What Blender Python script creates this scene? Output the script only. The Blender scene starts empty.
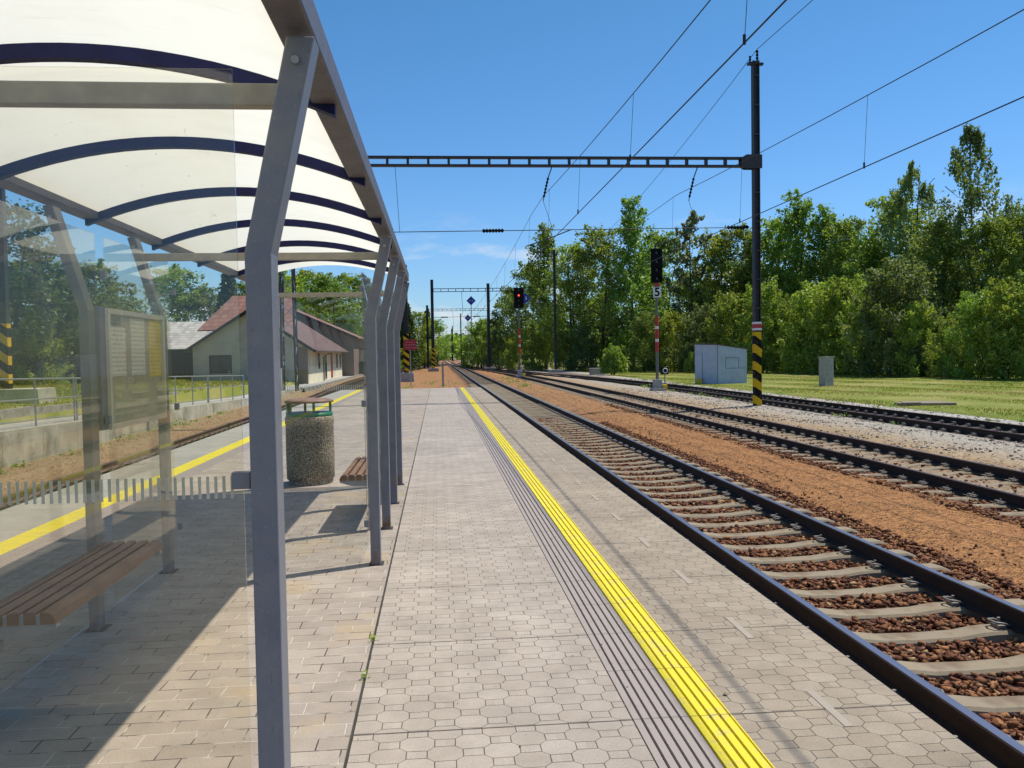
import bpy, math, random
import numpy as np
from mathutils import Vector, Matrix
R = math.radians
random.seed(7); rng = np.random.default_rng(7)
SC = bpy.context.scene
COL = SC.collection

# ------------------------------------------------------------------ camera
cam_d = bpy.data.cameras.new('camera'); cam = bpy.data.objects.new('camera', cam_d); COL.objects.link(cam)
cam_d.sensor_width = 36; cam_d.lens = 840 / 1024 * 36; cam_d.clip_end = 5000; cam_d.clip_start = 0.05
yw, pt, rl = R(5.03), R(-2.0), R(0.95)
FW = Vector((math.sin(yw) * math.cos(pt), math.cos(yw) * math.cos(pt), math.sin(pt)))
RT = Vector((math.cos(yw), -math.sin(yw), 0)); UP = RT.cross(FW)
RT2 = RT * math.cos(rl) - UP * math.sin(rl); UP2 = RT * math.sin(rl) + UP * math.cos(rl)
m = Matrix.Identity(4)
for i, v in enumerate((RT2, UP2, -FW)):
    for j in range(3): m[j][i] = v[j]
m[0][3], m[1][3], m[2][3] = 0, 0, 1.70
cam.matrix_world = m
SC.camera = cam

# ------------------------------------------------------------------ sky, sun, exposure
SUN = Vector((.42, .19, 1)).normalized()
EL = math.asin(SUN.z); AZ = math.atan2(SUN.x, SUN.y)
W = bpy.data.worlds.new('World'); SC.world = W; W.use_nodes = True
wt = W.node_tree; wt.nodes.clear()
wo = wt.nodes.new('ShaderNodeOutputWorld'); wb = wt.nodes.new('ShaderNodeBackground')
sk = wt.nodes.new('ShaderNodeTexSky'); sk.sky_type = 'NISHITA'; sk.sun_disc = False
sk.sun_elevation = EL; sk.sun_rotation = AZ; sk.air_density = 1.25; sk.dust_density = 0.35; sk.ozone_density = 3.0; sk.altitude = 300
wb.inputs['Strength'].default_value = 0.100
# a few thin fair-weather clouds low over the horizon
tc = wt.nodes.new('ShaderNodeTexCoord'); mp = wt.nodes.new('ShaderNodeMapping'); mp.inputs['Scale'].default_value = (5.0, 5.0, 17)
nz = wt.nodes.new('ShaderNodeTexNoise'); nz.inputs['Scale'].default_value = 1.25; nz.inputs['Detail'].default_value = 8; nz.inputs['Roughness'].default_value = .58
cr = wt.nodes.new('ShaderNodeValToRGB'); cr.color_ramp.elements[0].position = .545; cr.color_ramp.elements[1].position = .66
sx = wt.nodes.new('ShaderNodeSeparateXYZ'); hr = wt.nodes.new('ShaderNodeValToRGB')
hr.color_ramp.elements[0].position = 0.0; hr.color_ramp.elements[0].color = (1, 1, 1, 1)
hr.color_ramp.elements[1].position = .17; hr.color_ramp.elements[1].color = (0, 0, 0, 1)
e = hr.color_ramp.elements.new(.085); e.color = (.75, .75, .75, 1)
mu = wt.nodes.new('ShaderNodeMath'); mu.operation = 'MULTIPLY'
mx = wt.nodes.new('ShaderNodeMix'); mx.data_type = 'RGBA'; mx.inputs[7].default_value = (6.6, 6.8, 7.2, 1)
hs = wt.nodes.new('ShaderNodeHueSaturation'); hs.inputs['Saturation'].default_value = 1.05; hs.inputs['Hue'].default_value = .502
L = wt.links
L.new(tc.outputs['Generated'], mp.inputs[0]); L.new(mp.outputs[0], nz.inputs['Vector']); L.new(nz.outputs['Fac'], cr.inputs[0])
L.new(tc.outputs['Generated'], sx.inputs[0]); L.new(sx.outputs['Z'], hr.inputs[0])
L.new(cr.outputs[0], mu.inputs[0]); L.new(hr.outputs[0], mu.inputs[1]); L.new(mu.outputs[0], mx.inputs[0])
tn = wt.nodes.new('ShaderNodeValToRGB'); tn.color_ramp.elements[0].color = (.60, .82, 1.20, 1); tn.color_ramp.elements[1].position = .42; tn.color_ramp.elements[1].color = (.48, .78, .93, 1)
tm_ = wt.nodes.new('ShaderNodeMix'); tm_.data_type = 'RGBA'; tm_.blend_type = 'MULTIPLY'; tm_.inputs[0].default_value = 1
L.new(sx.outputs['Z'], tn.inputs[0]); L.new(sk.outputs[0], tm_.inputs[6]); L.new(tn.outputs[0], tm_.inputs[7])
L.new(tm_.outputs[2], hs.inputs['Color']); L.new(hs.outputs[0], mx.inputs[6]); L.new(mx.outputs[2], wb.inputs[0]); L.new(wb.outputs[0], wo.inputs[0])
sl = bpy.data.lights.new('sun', 'SUN'); sl.energy = 4.0; sl.angle = R(.53); sl.color = (1, .955, .88)
so = bpy.data.objects.new('sun', sl); COL.objects.link(so); so.rotation_mode = 'QUATERNION'; so.rotation_quaternion = SUN.to_track_quat('Z', 'Y'); so.location = SUN * 60
vs = SC.view_settings; vs.view_transform = 'Standard'; vs.look = 'None'; vs.gamma = 1; vs.use_curve_mapping = False; vs.exposure = 0.33
SC.cycles.max_bounces = 12; SC.cycles.diffuse_bounces = 8; SC.cycles.transmission_bounces = 8; SC.cycles.transparent_max_bounces = 24; SC.cycles.use_denoising = True
SC.cycles.caustics_reflective = False; SC.cycles.caustics_refractive = False

# ------------------------------------------------------------------ material helpers
class NT:
    def __init__(s, name):
        s.m = bpy.data.materials.new(name); s.m.use_nodes = True; s.t = s.m.node_tree; s.t.nodes.clear()
        s.out = s.t.nodes.new('ShaderNodeOutputMaterial'); s._c = None; s._g = None
    def n(s, typ, **kw):
        nd = s.t.nodes.new(typ)
        for k, v in kw.items(): setattr(nd, k, v)
        return nd
    def lk(s, a, b): s.t.links.new(a, b)
    def put(s, sock, v):
        if hasattr(v, 'is_output'): s.lk(v, sock)
        elif isinstance(v, (tuple, list)) and len(v) == 3 and sock.type == 'RGBA': sock.default_value = (*v, 1)
        else: sock.default_value = v
    def ma(s, op, a, b=None, c=None):
        nd = s.n('ShaderNodeMath', operation=op); s.put(nd.inputs[0], a)
        if b is not None: s.put(nd.inputs[1], b)
        if c is not None: s.put(nd.inputs[2], c)
        return nd.outputs[0]
    def co(s, kind='Object'):
        if s._c is None: s._c = s.n('ShaderNodeTexCoord')
        return s._c.outputs[kind]
    def pos(s):
        if s._g is None: s._g = s.n('ShaderNodeNewGeometry')
        return s._g.outputs['Position']
    def sep(s, v):
        nd = s.n('ShaderNodeSeparateXYZ'); s.lk(v, nd.inputs[0]); return nd.outputs
    def comb(s, x, y, z=0.0):
        nd = s.n('ShaderNodeCombineXYZ'); s.put(nd.inputs[0], x); s.put(nd.inputs[1], y); s.put(nd.inputs[2], z); return nd.outputs[0]
    def noise(s, v, scale, detail=4, rough=.55, dist=0.0):
        nd = s.n('ShaderNodeTexNoise'); s.lk(v, nd.inputs['Vector']); nd.inputs['Scale'].default_value = scale
        nd.inputs['Detail'].default_value = detail; nd.inputs['Roughness'].default_value = rough; nd.inputs['Distortion'].default_value = dist
        return nd.outputs['Fac']
    def vor(s, v, scale, out='Distance', feat='F1', rnd=1.0):
        nd = s.n('ShaderNodeTexVoronoi', feature=feat); s.lk(v, nd.inputs['Vector']); nd.inputs['Scale'].default_value = scale
        nd.inputs['Randomness'].default_value = rnd
        return nd.outputs[out]
    def ramp(s, f, *stops):
        nd = s.n('ShaderNodeValToRGB'); s.put(nd.inputs[0], f); el = nd.color_ramp.elements
        while len(el) < len(stops): el.new(.5)
        for e_, (p, c) in zip(el, stops):
            e_.position = p; e_.color = (*(c if isinstance(c, tuple) else (c, c, c)), 1)
        return nd.outputs[0]
    def mr(s, f, a, b, c=0.0, d=1.0):
        nd = s.n('ShaderNodeMapRange'); s.put(nd.inputs[0], f)
        for i, v in enumerate((a, b, c, d)): nd.inputs[i + 1].default_value = v
        return nd.outputs[0]
    def mix(s, f, a, b, mode='MIX'):
        nd = s.n('ShaderNodeMix', data_type='RGBA', blend_type=mode); s.put(nd.inputs[0], f); s.put(nd.inputs[6], a); s.put(nd.inputs[7], b); return nd.outputs[2]
    def scale(s, v, sc):
        nd = s.n('ShaderNodeMapping'); s.lk(v, nd.inputs[0]); nd.inputs['Scale'].default_value = sc; return nd.outputs[0]
    def bump(s, h, strength=.3, dist=.01, nrm=None):
        nd = s.n('ShaderNodeBump'); s.put(nd.inputs['Height'], h); nd.inputs['Strength'].default_value = strength; nd.inputs['Distance'].default_value = dist
        if nrm is not None: s.lk(nrm, nd.inputs['Normal'])
        return nd.outputs[0]
    def bsdf(s, color, rough=.6, metal=0.0, nrm=None, spec=.4):
        p = s.n('ShaderNodeBsdfPrincipled'); s.put(p.inputs['Base Color'], color); s.put(p.inputs['Roughness'], rough); s.put(p.inputs['Metallic'], metal)
        p.inputs['Specular IOR Level'].default_value = spec
        if nrm is not None: s.lk(nrm, p.inputs['Normal'])
        s.lk(p.outputs[0], s.out.inputs[0]); return p
    def island(s):
        if s._g is None: s.pos()
        return s._g.outputs['Random Per Island']
    def objrnd(s): return s.n('ShaderNodeObjectInfo').outputs['Random']

def simple(name, c, rough=.55, metal=0.0, var=.18, scale=9.0, bump=.12, spec=.4, dirt=None):
    t = NT(name); v = t.co()
    n1 = t.noise(v, scale, 5); n2 = t.noise(v, scale * 7, 3)
    f = t.mr(n1, .3, .7, 1 - var, 1 + var)
    col = t.mix(1.0, (*c,), t.comb(f, f, f), 'MULTIPLY')
    if dirt:
        col = t.mix(t.mr(t.noise(v, scale * .6, 6, .65), .52, .72, 0, dirt[1]), col, dirt[0])
    t.bsdf(col, t.mr(n2, .3, .7, rough - .08, rough + .08), metal, t.bump(n2, bump, .004) if bump else None, spec)
    return t.m

MAT = {}
def M(name, *a, **k):
    if name not in MAT: MAT[name] = simple(name, *a, **k)
    return MAT[name]

# paint / metals
M('grey_paint', (.125, .12, .155), .42, dirt=((.20, .18, .155), .35), scale=14, spec=.5)
M('beam_paint', (.115, .106, .124), .5, dirt=((.17, .15, .135), .3))
M('blue_paint', (.010, .012, .07), .5, spec=.2)
M('galvanised', (.36, .37, .38), .42, .55, scale=22)
M('dark_steel', (.040, .036, .042), .55, .1, dirt=((.09, .06, .045), .4))
M('concrete', (.34, .32, .29), .85, var=.25, dirt=((.16, .14, .11), .6), scale=4, bump=.4)
M('old_concrete', (.46, .43, .35), .88, var=.25, dirt=((.13, .11, .08), .85), scale=1.7, bump=.5)
M('black', (.006, .006, .007), .75, spec=.15)
M('white_paint', (.72, .71, .68), .5, var=.08)
M('red_paint', (.45, .03, .035), .5)
M('sign_red', (.36, .02, .03), .45)
M('yellow_paint', (.62, .42, .02), .5)
M('blue_sign', (.02, .05, .33), .4)
M('green_paint', (.01, .16, .075), .42)
M('rust_cover', (.22, .12, .09), .6, dirt=((.1, .06, .05), .5))
M('hut_blue', (.47, .50, .60), .5, var=.08, dirt=((.30, .25, .2), .35), scale=2.5)
M('tile_red', (.22, .10, .08), .75, var=.25)
M('wall_cream', (.80, .68, .44), .85, var=.08, dirt=((.42, .34, .22), .4), scale=1.2)
M('wall_grey', (.52, .44, .36), .85, var=.1, dirt=((.25, .24, .21), .4), scale=1.0)
M('wall_brown', (.23, .16, .13), .85, var=.15)
M('wood_dark', (.035, .03, .03), .8)
M('glass_dark', (.03, .035, .045), .12, var=.05, bump=0)
M('gutter', (.12, .07, .06), .5)
M('board_grey', (.46, .45, .39), .6, var=.06)
M('paper', (.72, .70, .62), .7, var=.04)
M('lamp_red', (.5, .02, .02), .3)

def mat_steel():
    t = NT('worn_grey_paint'); v = t.pos(); s = t.sep(v)
    n = t.noise(v, 9, 6, .6); sp = t.noise(v, 110, 3, .6); sc = t.noise(t.scale(v, (40, 40, 5)), 2.2, 4, .6)
    c = t.mix(t.mr(n, .35, .7, 0, 1), (.165, .168, .205), (.215, .212, .225))
    c = t.mix(t.mr(sp, .60, .72, 0, .4), c, (.33, .32, .31)); c = t.mix(t.mr(sc, .66, .74, 0, .5), c, (.09, .08, .085))
    foot = t.ma('MULTIPLY', t.mr(s[2], .02, .30, 1, 0), t.mr(n, .42, .6, 0, 1))
    c = t.mix(foot, c, (.14, .07, .035)); c = t.mix(t.mr(t.noise(v, 17, 5, .7), .68, .74, 0, .7), c, (.15, .085, .05))
    t.bsdf(c, t.mr(n, .3, .7, .36, .55), 0, t.bump(sp, .15, .003), .45); MAT['grey_paint'] = t.m
mat_steel()
def mat_opal():
    t = NT('opal_sheet'); v = t.pos()
    n = t.noise(v, 2.3, 6, .6); s = t.noise(t.scale(v, (1.2, 9, 1)), 3, 5)
    c = t.mix(t.mr(n, .5, .8, 0, .35), (.80, .77, .65), (.62, .56, .43))
    c = t.mix(t.mr(s, .6, .8, 0, .3), c, (.6, .56, .46))
    d = t.n('ShaderNodeBsdfDiffuse'); t.put(d.inputs[0], c)
    tr = t.n('ShaderNodeBsdfTranslucent'); t.put(tr.inputs[0], c)
    mxs = t.n('ShaderNodeMixShader'); mxs.inputs[0].default_value = .70
    t.lk(d.outputs[0], mxs.inputs[1]); t.lk(tr.outputs[0], mxs.inputs[2]); t.lk(mxs.outputs[0], t.out.inputs[0]); return t.m
OPAL = mat_opal()

def mat_glass(name, tint=(.90, .93, .89), dirt=.05):
    t = NT(name); v = t.pos()
    tr = t.n('ShaderNodeBsdfTransparent'); tr.inputs[0].default_value = (*tint, 1)
    gl = t.n('ShaderNodeBsdfGlossy'); gl.inputs['Roughness'].default_value = .015; gl.inputs[0].default_value = (1, 1, 1, 1)
    t.pos(); dt = t.n('ShaderNodeVectorMath', operation='DOT_PRODUCT'); t.lk(t._g.outputs['Incoming'], dt.inputs[0]); t.lk(t._g.outputs['Normal'], dt.inputs[1])
    sch = t.ma('ADD', .035, t.ma('MULTIPLY', t.ma('POWER', t.ma('SUBTRACT', 1.0, t.ma('MINIMUM', t.ma('ABSOLUTE', dt.outputs['Value']), 1.0)), 5.0), .9))
    a = t.n('ShaderNodeMixShader'); t.lk(sch, a.inputs[0]); t.lk(tr.outputs[0], a.inputs[1]); t.lk(gl.outputs[0], a.inputs[2])
    df = t.n('ShaderNodeBsdfDiffuse'); df.inputs[0].default_value = (.62, .55, .38, 1)
    ff = t.mr(t.noise(t.scale(v, (1, 1, .45)), 2.2, 6, .65), .35, .8, dirt * .3, dirt * 1.7)
    sp = t.mr(t.noise(v, 46, 3, .5), .71, .77, 0, .22)
    b = t.n('ShaderNodeMixShader'); t.lk(t.ma('ADD', ff, sp), b.inputs[0]); t.lk(a.outputs[0], b.inputs[1]); t.lk(df.outputs[0], b.inputs[2])
    t.lk(b.outputs[0], t.out.inputs[0]); return t.m
GLASS = mat_glass('shelter_glass', (.98, .985, .965), .008); GLASS_DIRTY = mat_glass('shelter_glass_dusty', (.978, .966, .92), .018)

def mat_wood(name, a, b):
    t = NT(name); v = t.co()
    g = t.noise(t.scale(v, (26, 1.6, 26)), 3, 6, .6, .6); n = t.noise(v, 5, 4)
    c = t.mix(g, a, b); c = t.mix(t.mr(n, .45, .7, 0, .5), c, tuple(x * .55 for x in a))
    t.bsdf(c, .6, 0, t.bump(g, .35, .004)); return t.m
WOOD = mat_wood('bench_wood', (.17, .085, .045), (.31, .18, .10))

# ------------------------------------------------------------------ mesh helpers
class MB:
    def __init__(s): s.v = []; s.f = []; s.mi = []; s.sm = []
    def add(s, vs_, fs, mi=0, smooth=False):
        o = len(s.v); s.v += [tuple(p) for p in vs_]
        for f in fs: s.f.append([i + o for i in f]); s.mi.append(mi); s.sm.append(smooth)
        return s
    def box(s, c, d, rz=0, mi=0, rot=None):
        x, y, z = (q / 2 for q in d); P = [Vector((a * x, b * y, g * z)) for g in (-1, 1) for a, b in ((-1, -1), (1, -1), (1, 1), (-1, 1))]
        mt = rot if rot is not None else Matrix.Rotation(rz, 3, 'Z')
        P = [mt @ p + Vector(c) for p in P]
        return s.add(P, [(3, 2, 1, 0), (4, 5, 6, 7), (0, 1, 5, 4), (1, 2, 6, 5), (2, 3, 7, 6), (3, 0, 4, 7)], mi)
    def bb(s, x0, x1, y0, y1, z0, z1, mi=0): return s.box(((x0 + x1) / 2, (y0 + y1) / 2, (z0 + z1) / 2), (x1 - x0, y1 - y0, z1 - z0), mi=mi)
    def bar(s, p, q, w, h, mi=0):
        p, q = Vector(p), Vector(q); d = q - p
        r = d.to_track_quat('Y', 'Z').to_matrix()
        return s.box((p + q) / 2, (w, d.length, h), rot=r, mi=mi)
    def tube(s, pts, r, n=8, mi=0, caps=True):
        pts = [Vector(p) for p in pts]; rs = r if isinstance(r, (list, tuple)) else [r] * len(pts)
        V = []; up = Vector((0, 0, 1))
        for i, p in enumerate(pts):
            d = (pts[min(i + 1, len(pts) - 1)] - pts[max(i - 1, 0)]).normalized()
            a = d.cross(up if abs(d.z) < .95 else Vector((0, 1, 0))).normalized(); b = d.cross(a)
            for k in range(n):
                t = 2 * math.pi * k / n; V.append(p + (a * math.cos(t) + b * math.sin(t)) * rs[i])
        F = [(i * n + k, i * n + (k + 1) % n, (i + 1) * n + (k + 1) % n, (i + 1) * n + k) for i in range(len(pts) - 1) for k in range(n)]
        s.add(V, F, mi, True)
        if caps: s.add(V[:n], [tuple(range(n))[::-1]], mi); s.add(V[-n:], [tuple(range(n))], mi)
        return s
    def lathe(s, prof, c=(0, 0, 0), n=24, mi=0, smooth=True):
        V = [(c[0] + r * math.cos(2 * math.pi * k / n), c[1] + r * math.sin(2 * math.pi * k / n), c[2] + z) for r, z in prof for k in range(n)]
        F = [(i * n + k, i * n + (k + 1) % n, (i + 1) * n + (k + 1) % n, (i + 1) * n + k) for i in range(len(prof) - 1) for k in range(n)]
        s.add(V, F, mi, smooth)
        s.add(V[-n:], [tuple(range(n))], mi); s.add(V[:n], [tuple(range(n))[::-1]], mi); return s
    def prism_y(s, poly, y0, y1, mi=0):            # polygon in XZ pushed along Y
        n = len(poly); V = [(x, y0, z) for x, z in poly] + [(x, y1, z) for x, z in poly]
        F = [tuple(range(n)), tuple(range(2 * n - 1, n - 1, -1))] + [(i, i + n, (i + 1) % n + n, (i + 1) % n) for i in range(n)]
        return s.add(V, F, mi)
    def prism_x(s, poly, x0, x1, mi=0):
        n = len(poly); V = [(x0, y, z) for y, z in poly] + [(x1, y, z) for y, z in poly]
        F = [tuple(range(n)), tuple(range(2 * n - 1, n - 1, -1))] + [(i, i + n, (i + 1) % n + n, (i + 1) % n) for i in range(n)]
        return s.add(V, F, mi)
    def build(s, name, mat, parent=None, bevel=0, off=None):
        me = bpy.data.meshes.new(name); o_ = off if off is not None else (parent.location if parent is not None and parent.parent is None else None)
        if parent is not None and parent.parent is not None and off is None: o_ = parent.parent.location
        V = s.v if o_ is None else [(a - o_[0], b - o_[1], c - o_[2]) for a, b, c in s.v]
        me.from_pydata(V, [], s.f)
        for x in (mat if isinstance(mat, (list, tuple)) else [mat]): me.materials.append(MAT[x] if isinstance(x, str) else x)
        me.polygons.foreach_set('material_index', s.mi); me.polygons.foreach_set('use_smooth', s.sm)
        import bmesh
        bm = bmesh.new(); bm.from_mesh(me); bmesh.ops.recalc_face_normals(bm, faces=bm.faces); bm.to_mesh(me); bm.free()
        o = bpy.data.objects.new(name, me); COL.objects.link(o)
        if parent is not None: o.parent = parent
        if bevel:
            b = o.modifiers.new('edge', 'BEVEL'); b.width = bevel; b.segments = 2; b.limit_method = 'ANGLE'
        return o

def npmesh(name, V, F, mat, parent=None, smooth=False, attr=None):
    """V (n,3), F (m,k) -> one mesh object"""
    me = bpy.data.meshes.new(name); k = F.shape[1]
    me.vertices.add(len(V)); me.vertices.foreach_set('co', np.asarray(V, np.float32).ravel())
    me.loops.add(F.size); me.loops.foreach_set('vertex_index', F.astype(np.int32).ravel())
    me.polygons.add(len(F)); me.polygons.foreach_set('loop_start', np.arange(0, F.size, k, dtype=np.int32))
    me.polygons.foreach_set('loop_total', np.full(len(F), k, np.int32))
    if smooth: me.polygons.foreach_set('use_smooth', np.ones(len(F), bool))
    me.materials.append(mat); me.update(calc_edges=True)
    o = bpy.data.objects.new(name, me); COL.objects.link(o)
    if parent is not None: o.parent = parent
    return o

def tag(o, label=None, cat=None, group=None, kind=None):
    if label: o['label'] = label
    if cat: o['category'] = cat
    if group: o['group'] = group
    if kind: o['kind'] = kind
    return o
def thing(name, label, cat, loc=(0, 0, 0), group=None, rz=0):
    o = bpy.data.objects.new(name, None); COL.objects.link(o); o.location = loc; o.rotation_euler = (0, 0, rz); o.empty_display_size = .2
    return tag(o, label, cat, group)
def copy_tree(o, parent=None):
    c = o.copy(); COL.objects.link(c)
    if parent is not None: c.parent = parent
    for ch in [x for x in KIDS.get(o.name, [])]: copy_tree(ch, c)
    return c
KIDS = {}
def index_children():
    KIDS.clear()
    for x in COL.objects:
        if x.parent is not None: KIDS.setdefault(x.parent.name, []).append(x)
def struct(o): o['kind'] = 'structure'; return o
def stuff(o, label=None, cat=None): o['kind'] = 'stuff'; return tag(o, label, cat)
def sstep(a, b, x):
    t = min(1, max(0, (x - a) / (b - a))); return t * t * (3 - 2 * t)

# ================================================================== ground, beds, platform
def grass_mat():
    t = NT('grass_ground'); v = t.pos()
    n = t.noise(v, .25, 6, .6); n2 = t.noise(v, 2.5, 5, .6); n3 = t.noise(v, 30, 3)
    c = t.ramp(n, (.3, (.13, .17, .02)), (.48, (.21, .235, .03)), (.60, (.34, .29, .10)), (.78, (.20, .21, .032)))
    c = t.mix(t.mr(n2, .52, .75, 0, .65), c, (.25, .22, .09)); c = t.mix(t.mr(n3, .3, .7, 0, .5), c, (.11, .13, .022))
    t.bsdf(c, .9, 0, t.bump(n3, .5, .03), .2); return t.m
GRASS = grass_mat()
xs = [-900, -300, -120, -60, -40, -30, -24, -19, -15, -13, -11.7, -11.5, -10.0, -9.95, 0, 16.5, 16.8, 18, 22, 28, 36, 50, 80, 160, 400, 900]
def gz(x, y):
    if x <= -11.6: return .12 + .18 * min(1, (-11.6 - x) / 3) - .42 * sstep(45, 75, y) * (1 if x > -40 else .6) + (9 * sstep(60, 300, -x))
    if x <= -9.97: return -.45 if y > 44 else -.6
    if x <= 16.6: return -.95
    return -.50 + .04 * math.sin(x * 1.3 + y * .31)
ys = [-80, -40, -20, 0] + list(range(6, 130, 6)) + [150, 180, 220, 300, 420, 600, 900, 1400]
g = MB(); V = [(x, y, gz(x, y)) for y in ys for x in xs]; nx = len(xs)
g.add(V, [(j * nx + i, j * nx + i + 1, (j + 1) * nx + i + 1, (j + 1) * nx + i) for j in range(len(ys) - 1) for i in range(nx - 1)], 0, True)
struct(g.build('ground', GRASS))

def bed_mat():
    t = NT('track_bed_gravel'); v = t.pos(); s = t.sep(v)
    w = t.ma('MULTIPLY', t.ma('SUBTRACT', t.noise(v, .8, 5, .6), .5), 1.5)
    x = t.ma('ADD', s[0], w)
    f = t.mr(x, -10, 17, 0, 1)
    P = lambda X: (X + 10) / 27
    orange = (.30, .142, .054); tan_ = (.33, .23, .13); red = (.10, .045, .032); grey = (.34, .30, .24); dark = (.065, .045, .036)
    c = t.ramp(f, (P(-9.9), (.27, .20, .125)), (P(-8.0), (.27, .165, .085)), (P(-7.4), dark), (P(-4.8), dark), (P(-3.5), orange), (P(1.8), orange), (P(2.3), red), (P(4.75), red), (P(5.25), orange), (P(6.8), orange), (P(7.3), red),
               (P(7.55), red), (P(7.9), (.27, .19, .12)), (P(9.1), (.27, .19, .12)), (P(9.6), (.20, .14, .10)), (P(10.3), tan_), (P(12.0), grey), (P(12.9), grey), (P(13.3), (.10, .085, .075)), (P(14.7), (.11, .09, .08)), (P(15.6), grey), (P(16.6), (.42, .40, .35)))
    inb = t.ma('MULTIPLY', t.mr(t.ma('ADD', s[1], t.ma('MULTIPLY', w, 6)), 22, 34, 0, 1), t.mr(t.ma('ABSOLUTE', t.ma('SUBTRACT', s[0], 3.56)), .8, 1.1, .85, .15))
    c = t.mix(inb, c, (.36, .25, .15))
    st = t.n('ShaderNodeTexVoronoi'); t.lk(v, st.inputs['Vector']); st.inputs['Scale'].default_value = 26
    st2 = t.vor(v, 60, 'Color'); br = t.sep(st.outputs['Color'])[0]; br2 = t.sep(st2)[1]
    k = t.mr(t.ma('ADD', t.ma('MULTIPLY', br, .6), t.ma('MULTIPLY', br2, .4)), .1, .9, .45, 1.5)
    c = t.mix(1.0, c, t.comb(k, k, k), 'MULTIPLY')
    c = t.mix(t.mr(t.noise(v, 2.2, 6, .7), .55, .72, 0, .45), c, (.17, .075, .035))
    c = t.mix(t.mr(t.noise(v, 7, 4, .7), .62, .72, 0, .5), c, (.10, .05, .03))
    h = t.ma('ADD', t.ma('MULTIPLY', t.ma('SUBTRACT', 1.0, st.outputs['Distance']), .6), t.ma('MULTIPLY', t.noise(v, 70, 3), .5))
    t.bsdf(c, .95, 0, t.bump(h, .8, .016), .15); return t.m
BED = bed_mat()
bx_ = [-9.93, -9.0, -8.3, -8.0, -7.7, -5.1, -4.9, 1.9, 2.2, 4.9, 5.3, 5.8, 6.4, 7.0, 7.3, 9.7, 10.2, 11, 12, 12.9, 13.2, 14.8, 15.2, 16.0, 16.9]
bz_ = [-.70, -.70, -.70, -.715, -.73, -.73, -.73, -.51, -.505, -.505, -.46, -.41, -.40, -.43, -.50, -.50, -.455, -.44, -.44, -.47, -.51, -.51, -.48, -.46, -.49]
by_ = list(np.arange(-6, 46, .5)) + list(np.arange(46, 130, 3)) + [150, 180, 220, 280, 360, 460, 600]
# finer columns in view of the camera
fx = sorted(set([round(v_, 2) for v_ in list(np.arange(5.2, 7.3, .15)) + list(np.arange(10, 12.9, .3)) + bx_ + list(np.arange(-9.8, -7.9, .25))]))
def bedz(x, y):
    z = float(np.interp(x, bx_, bz_))
    if -9.95 < x < -4.8: z += .22 * sstep(45, 75, y)
    if x < 0 and y > 46: z = max(z, -.5 + .02) if x > -4.8 else z
    if 5.3 < x < 7.2 or 10 < x < 12.9: z += .022 * math.sin(x * 5.1 + y * 1.7) * math.sin(y * .9 + x * 2) + .015 * math.sin(y * 3.3 + x * 4)
    if -4.8 < x < 1.9: z = -.46 - (0 if y > 44.8 else .5)
    return z
g = MB(); nx = len(fx)
g.add([(x, y, bedz(x, y)) for y in by_ for x in fx], [(j * nx + i, j * nx + i + 1, (j + 1) * nx + i + 1, (j + 1) * nx + i) for j in range(len(by_) - 1) for i in range(nx - 1)], 0, True)
struct(g.build('track_bed', BED))

# ---- platform body and paving
EDGE, LEDGE, PEND = 2.22, -5.05, 44.6
b = MB(); b.bb(LEDGE + .03, EDGE - .03, -6, PEND - .02, -1.0, -.08); struct(b.build('platform_base', 'old_concrete'))

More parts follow.
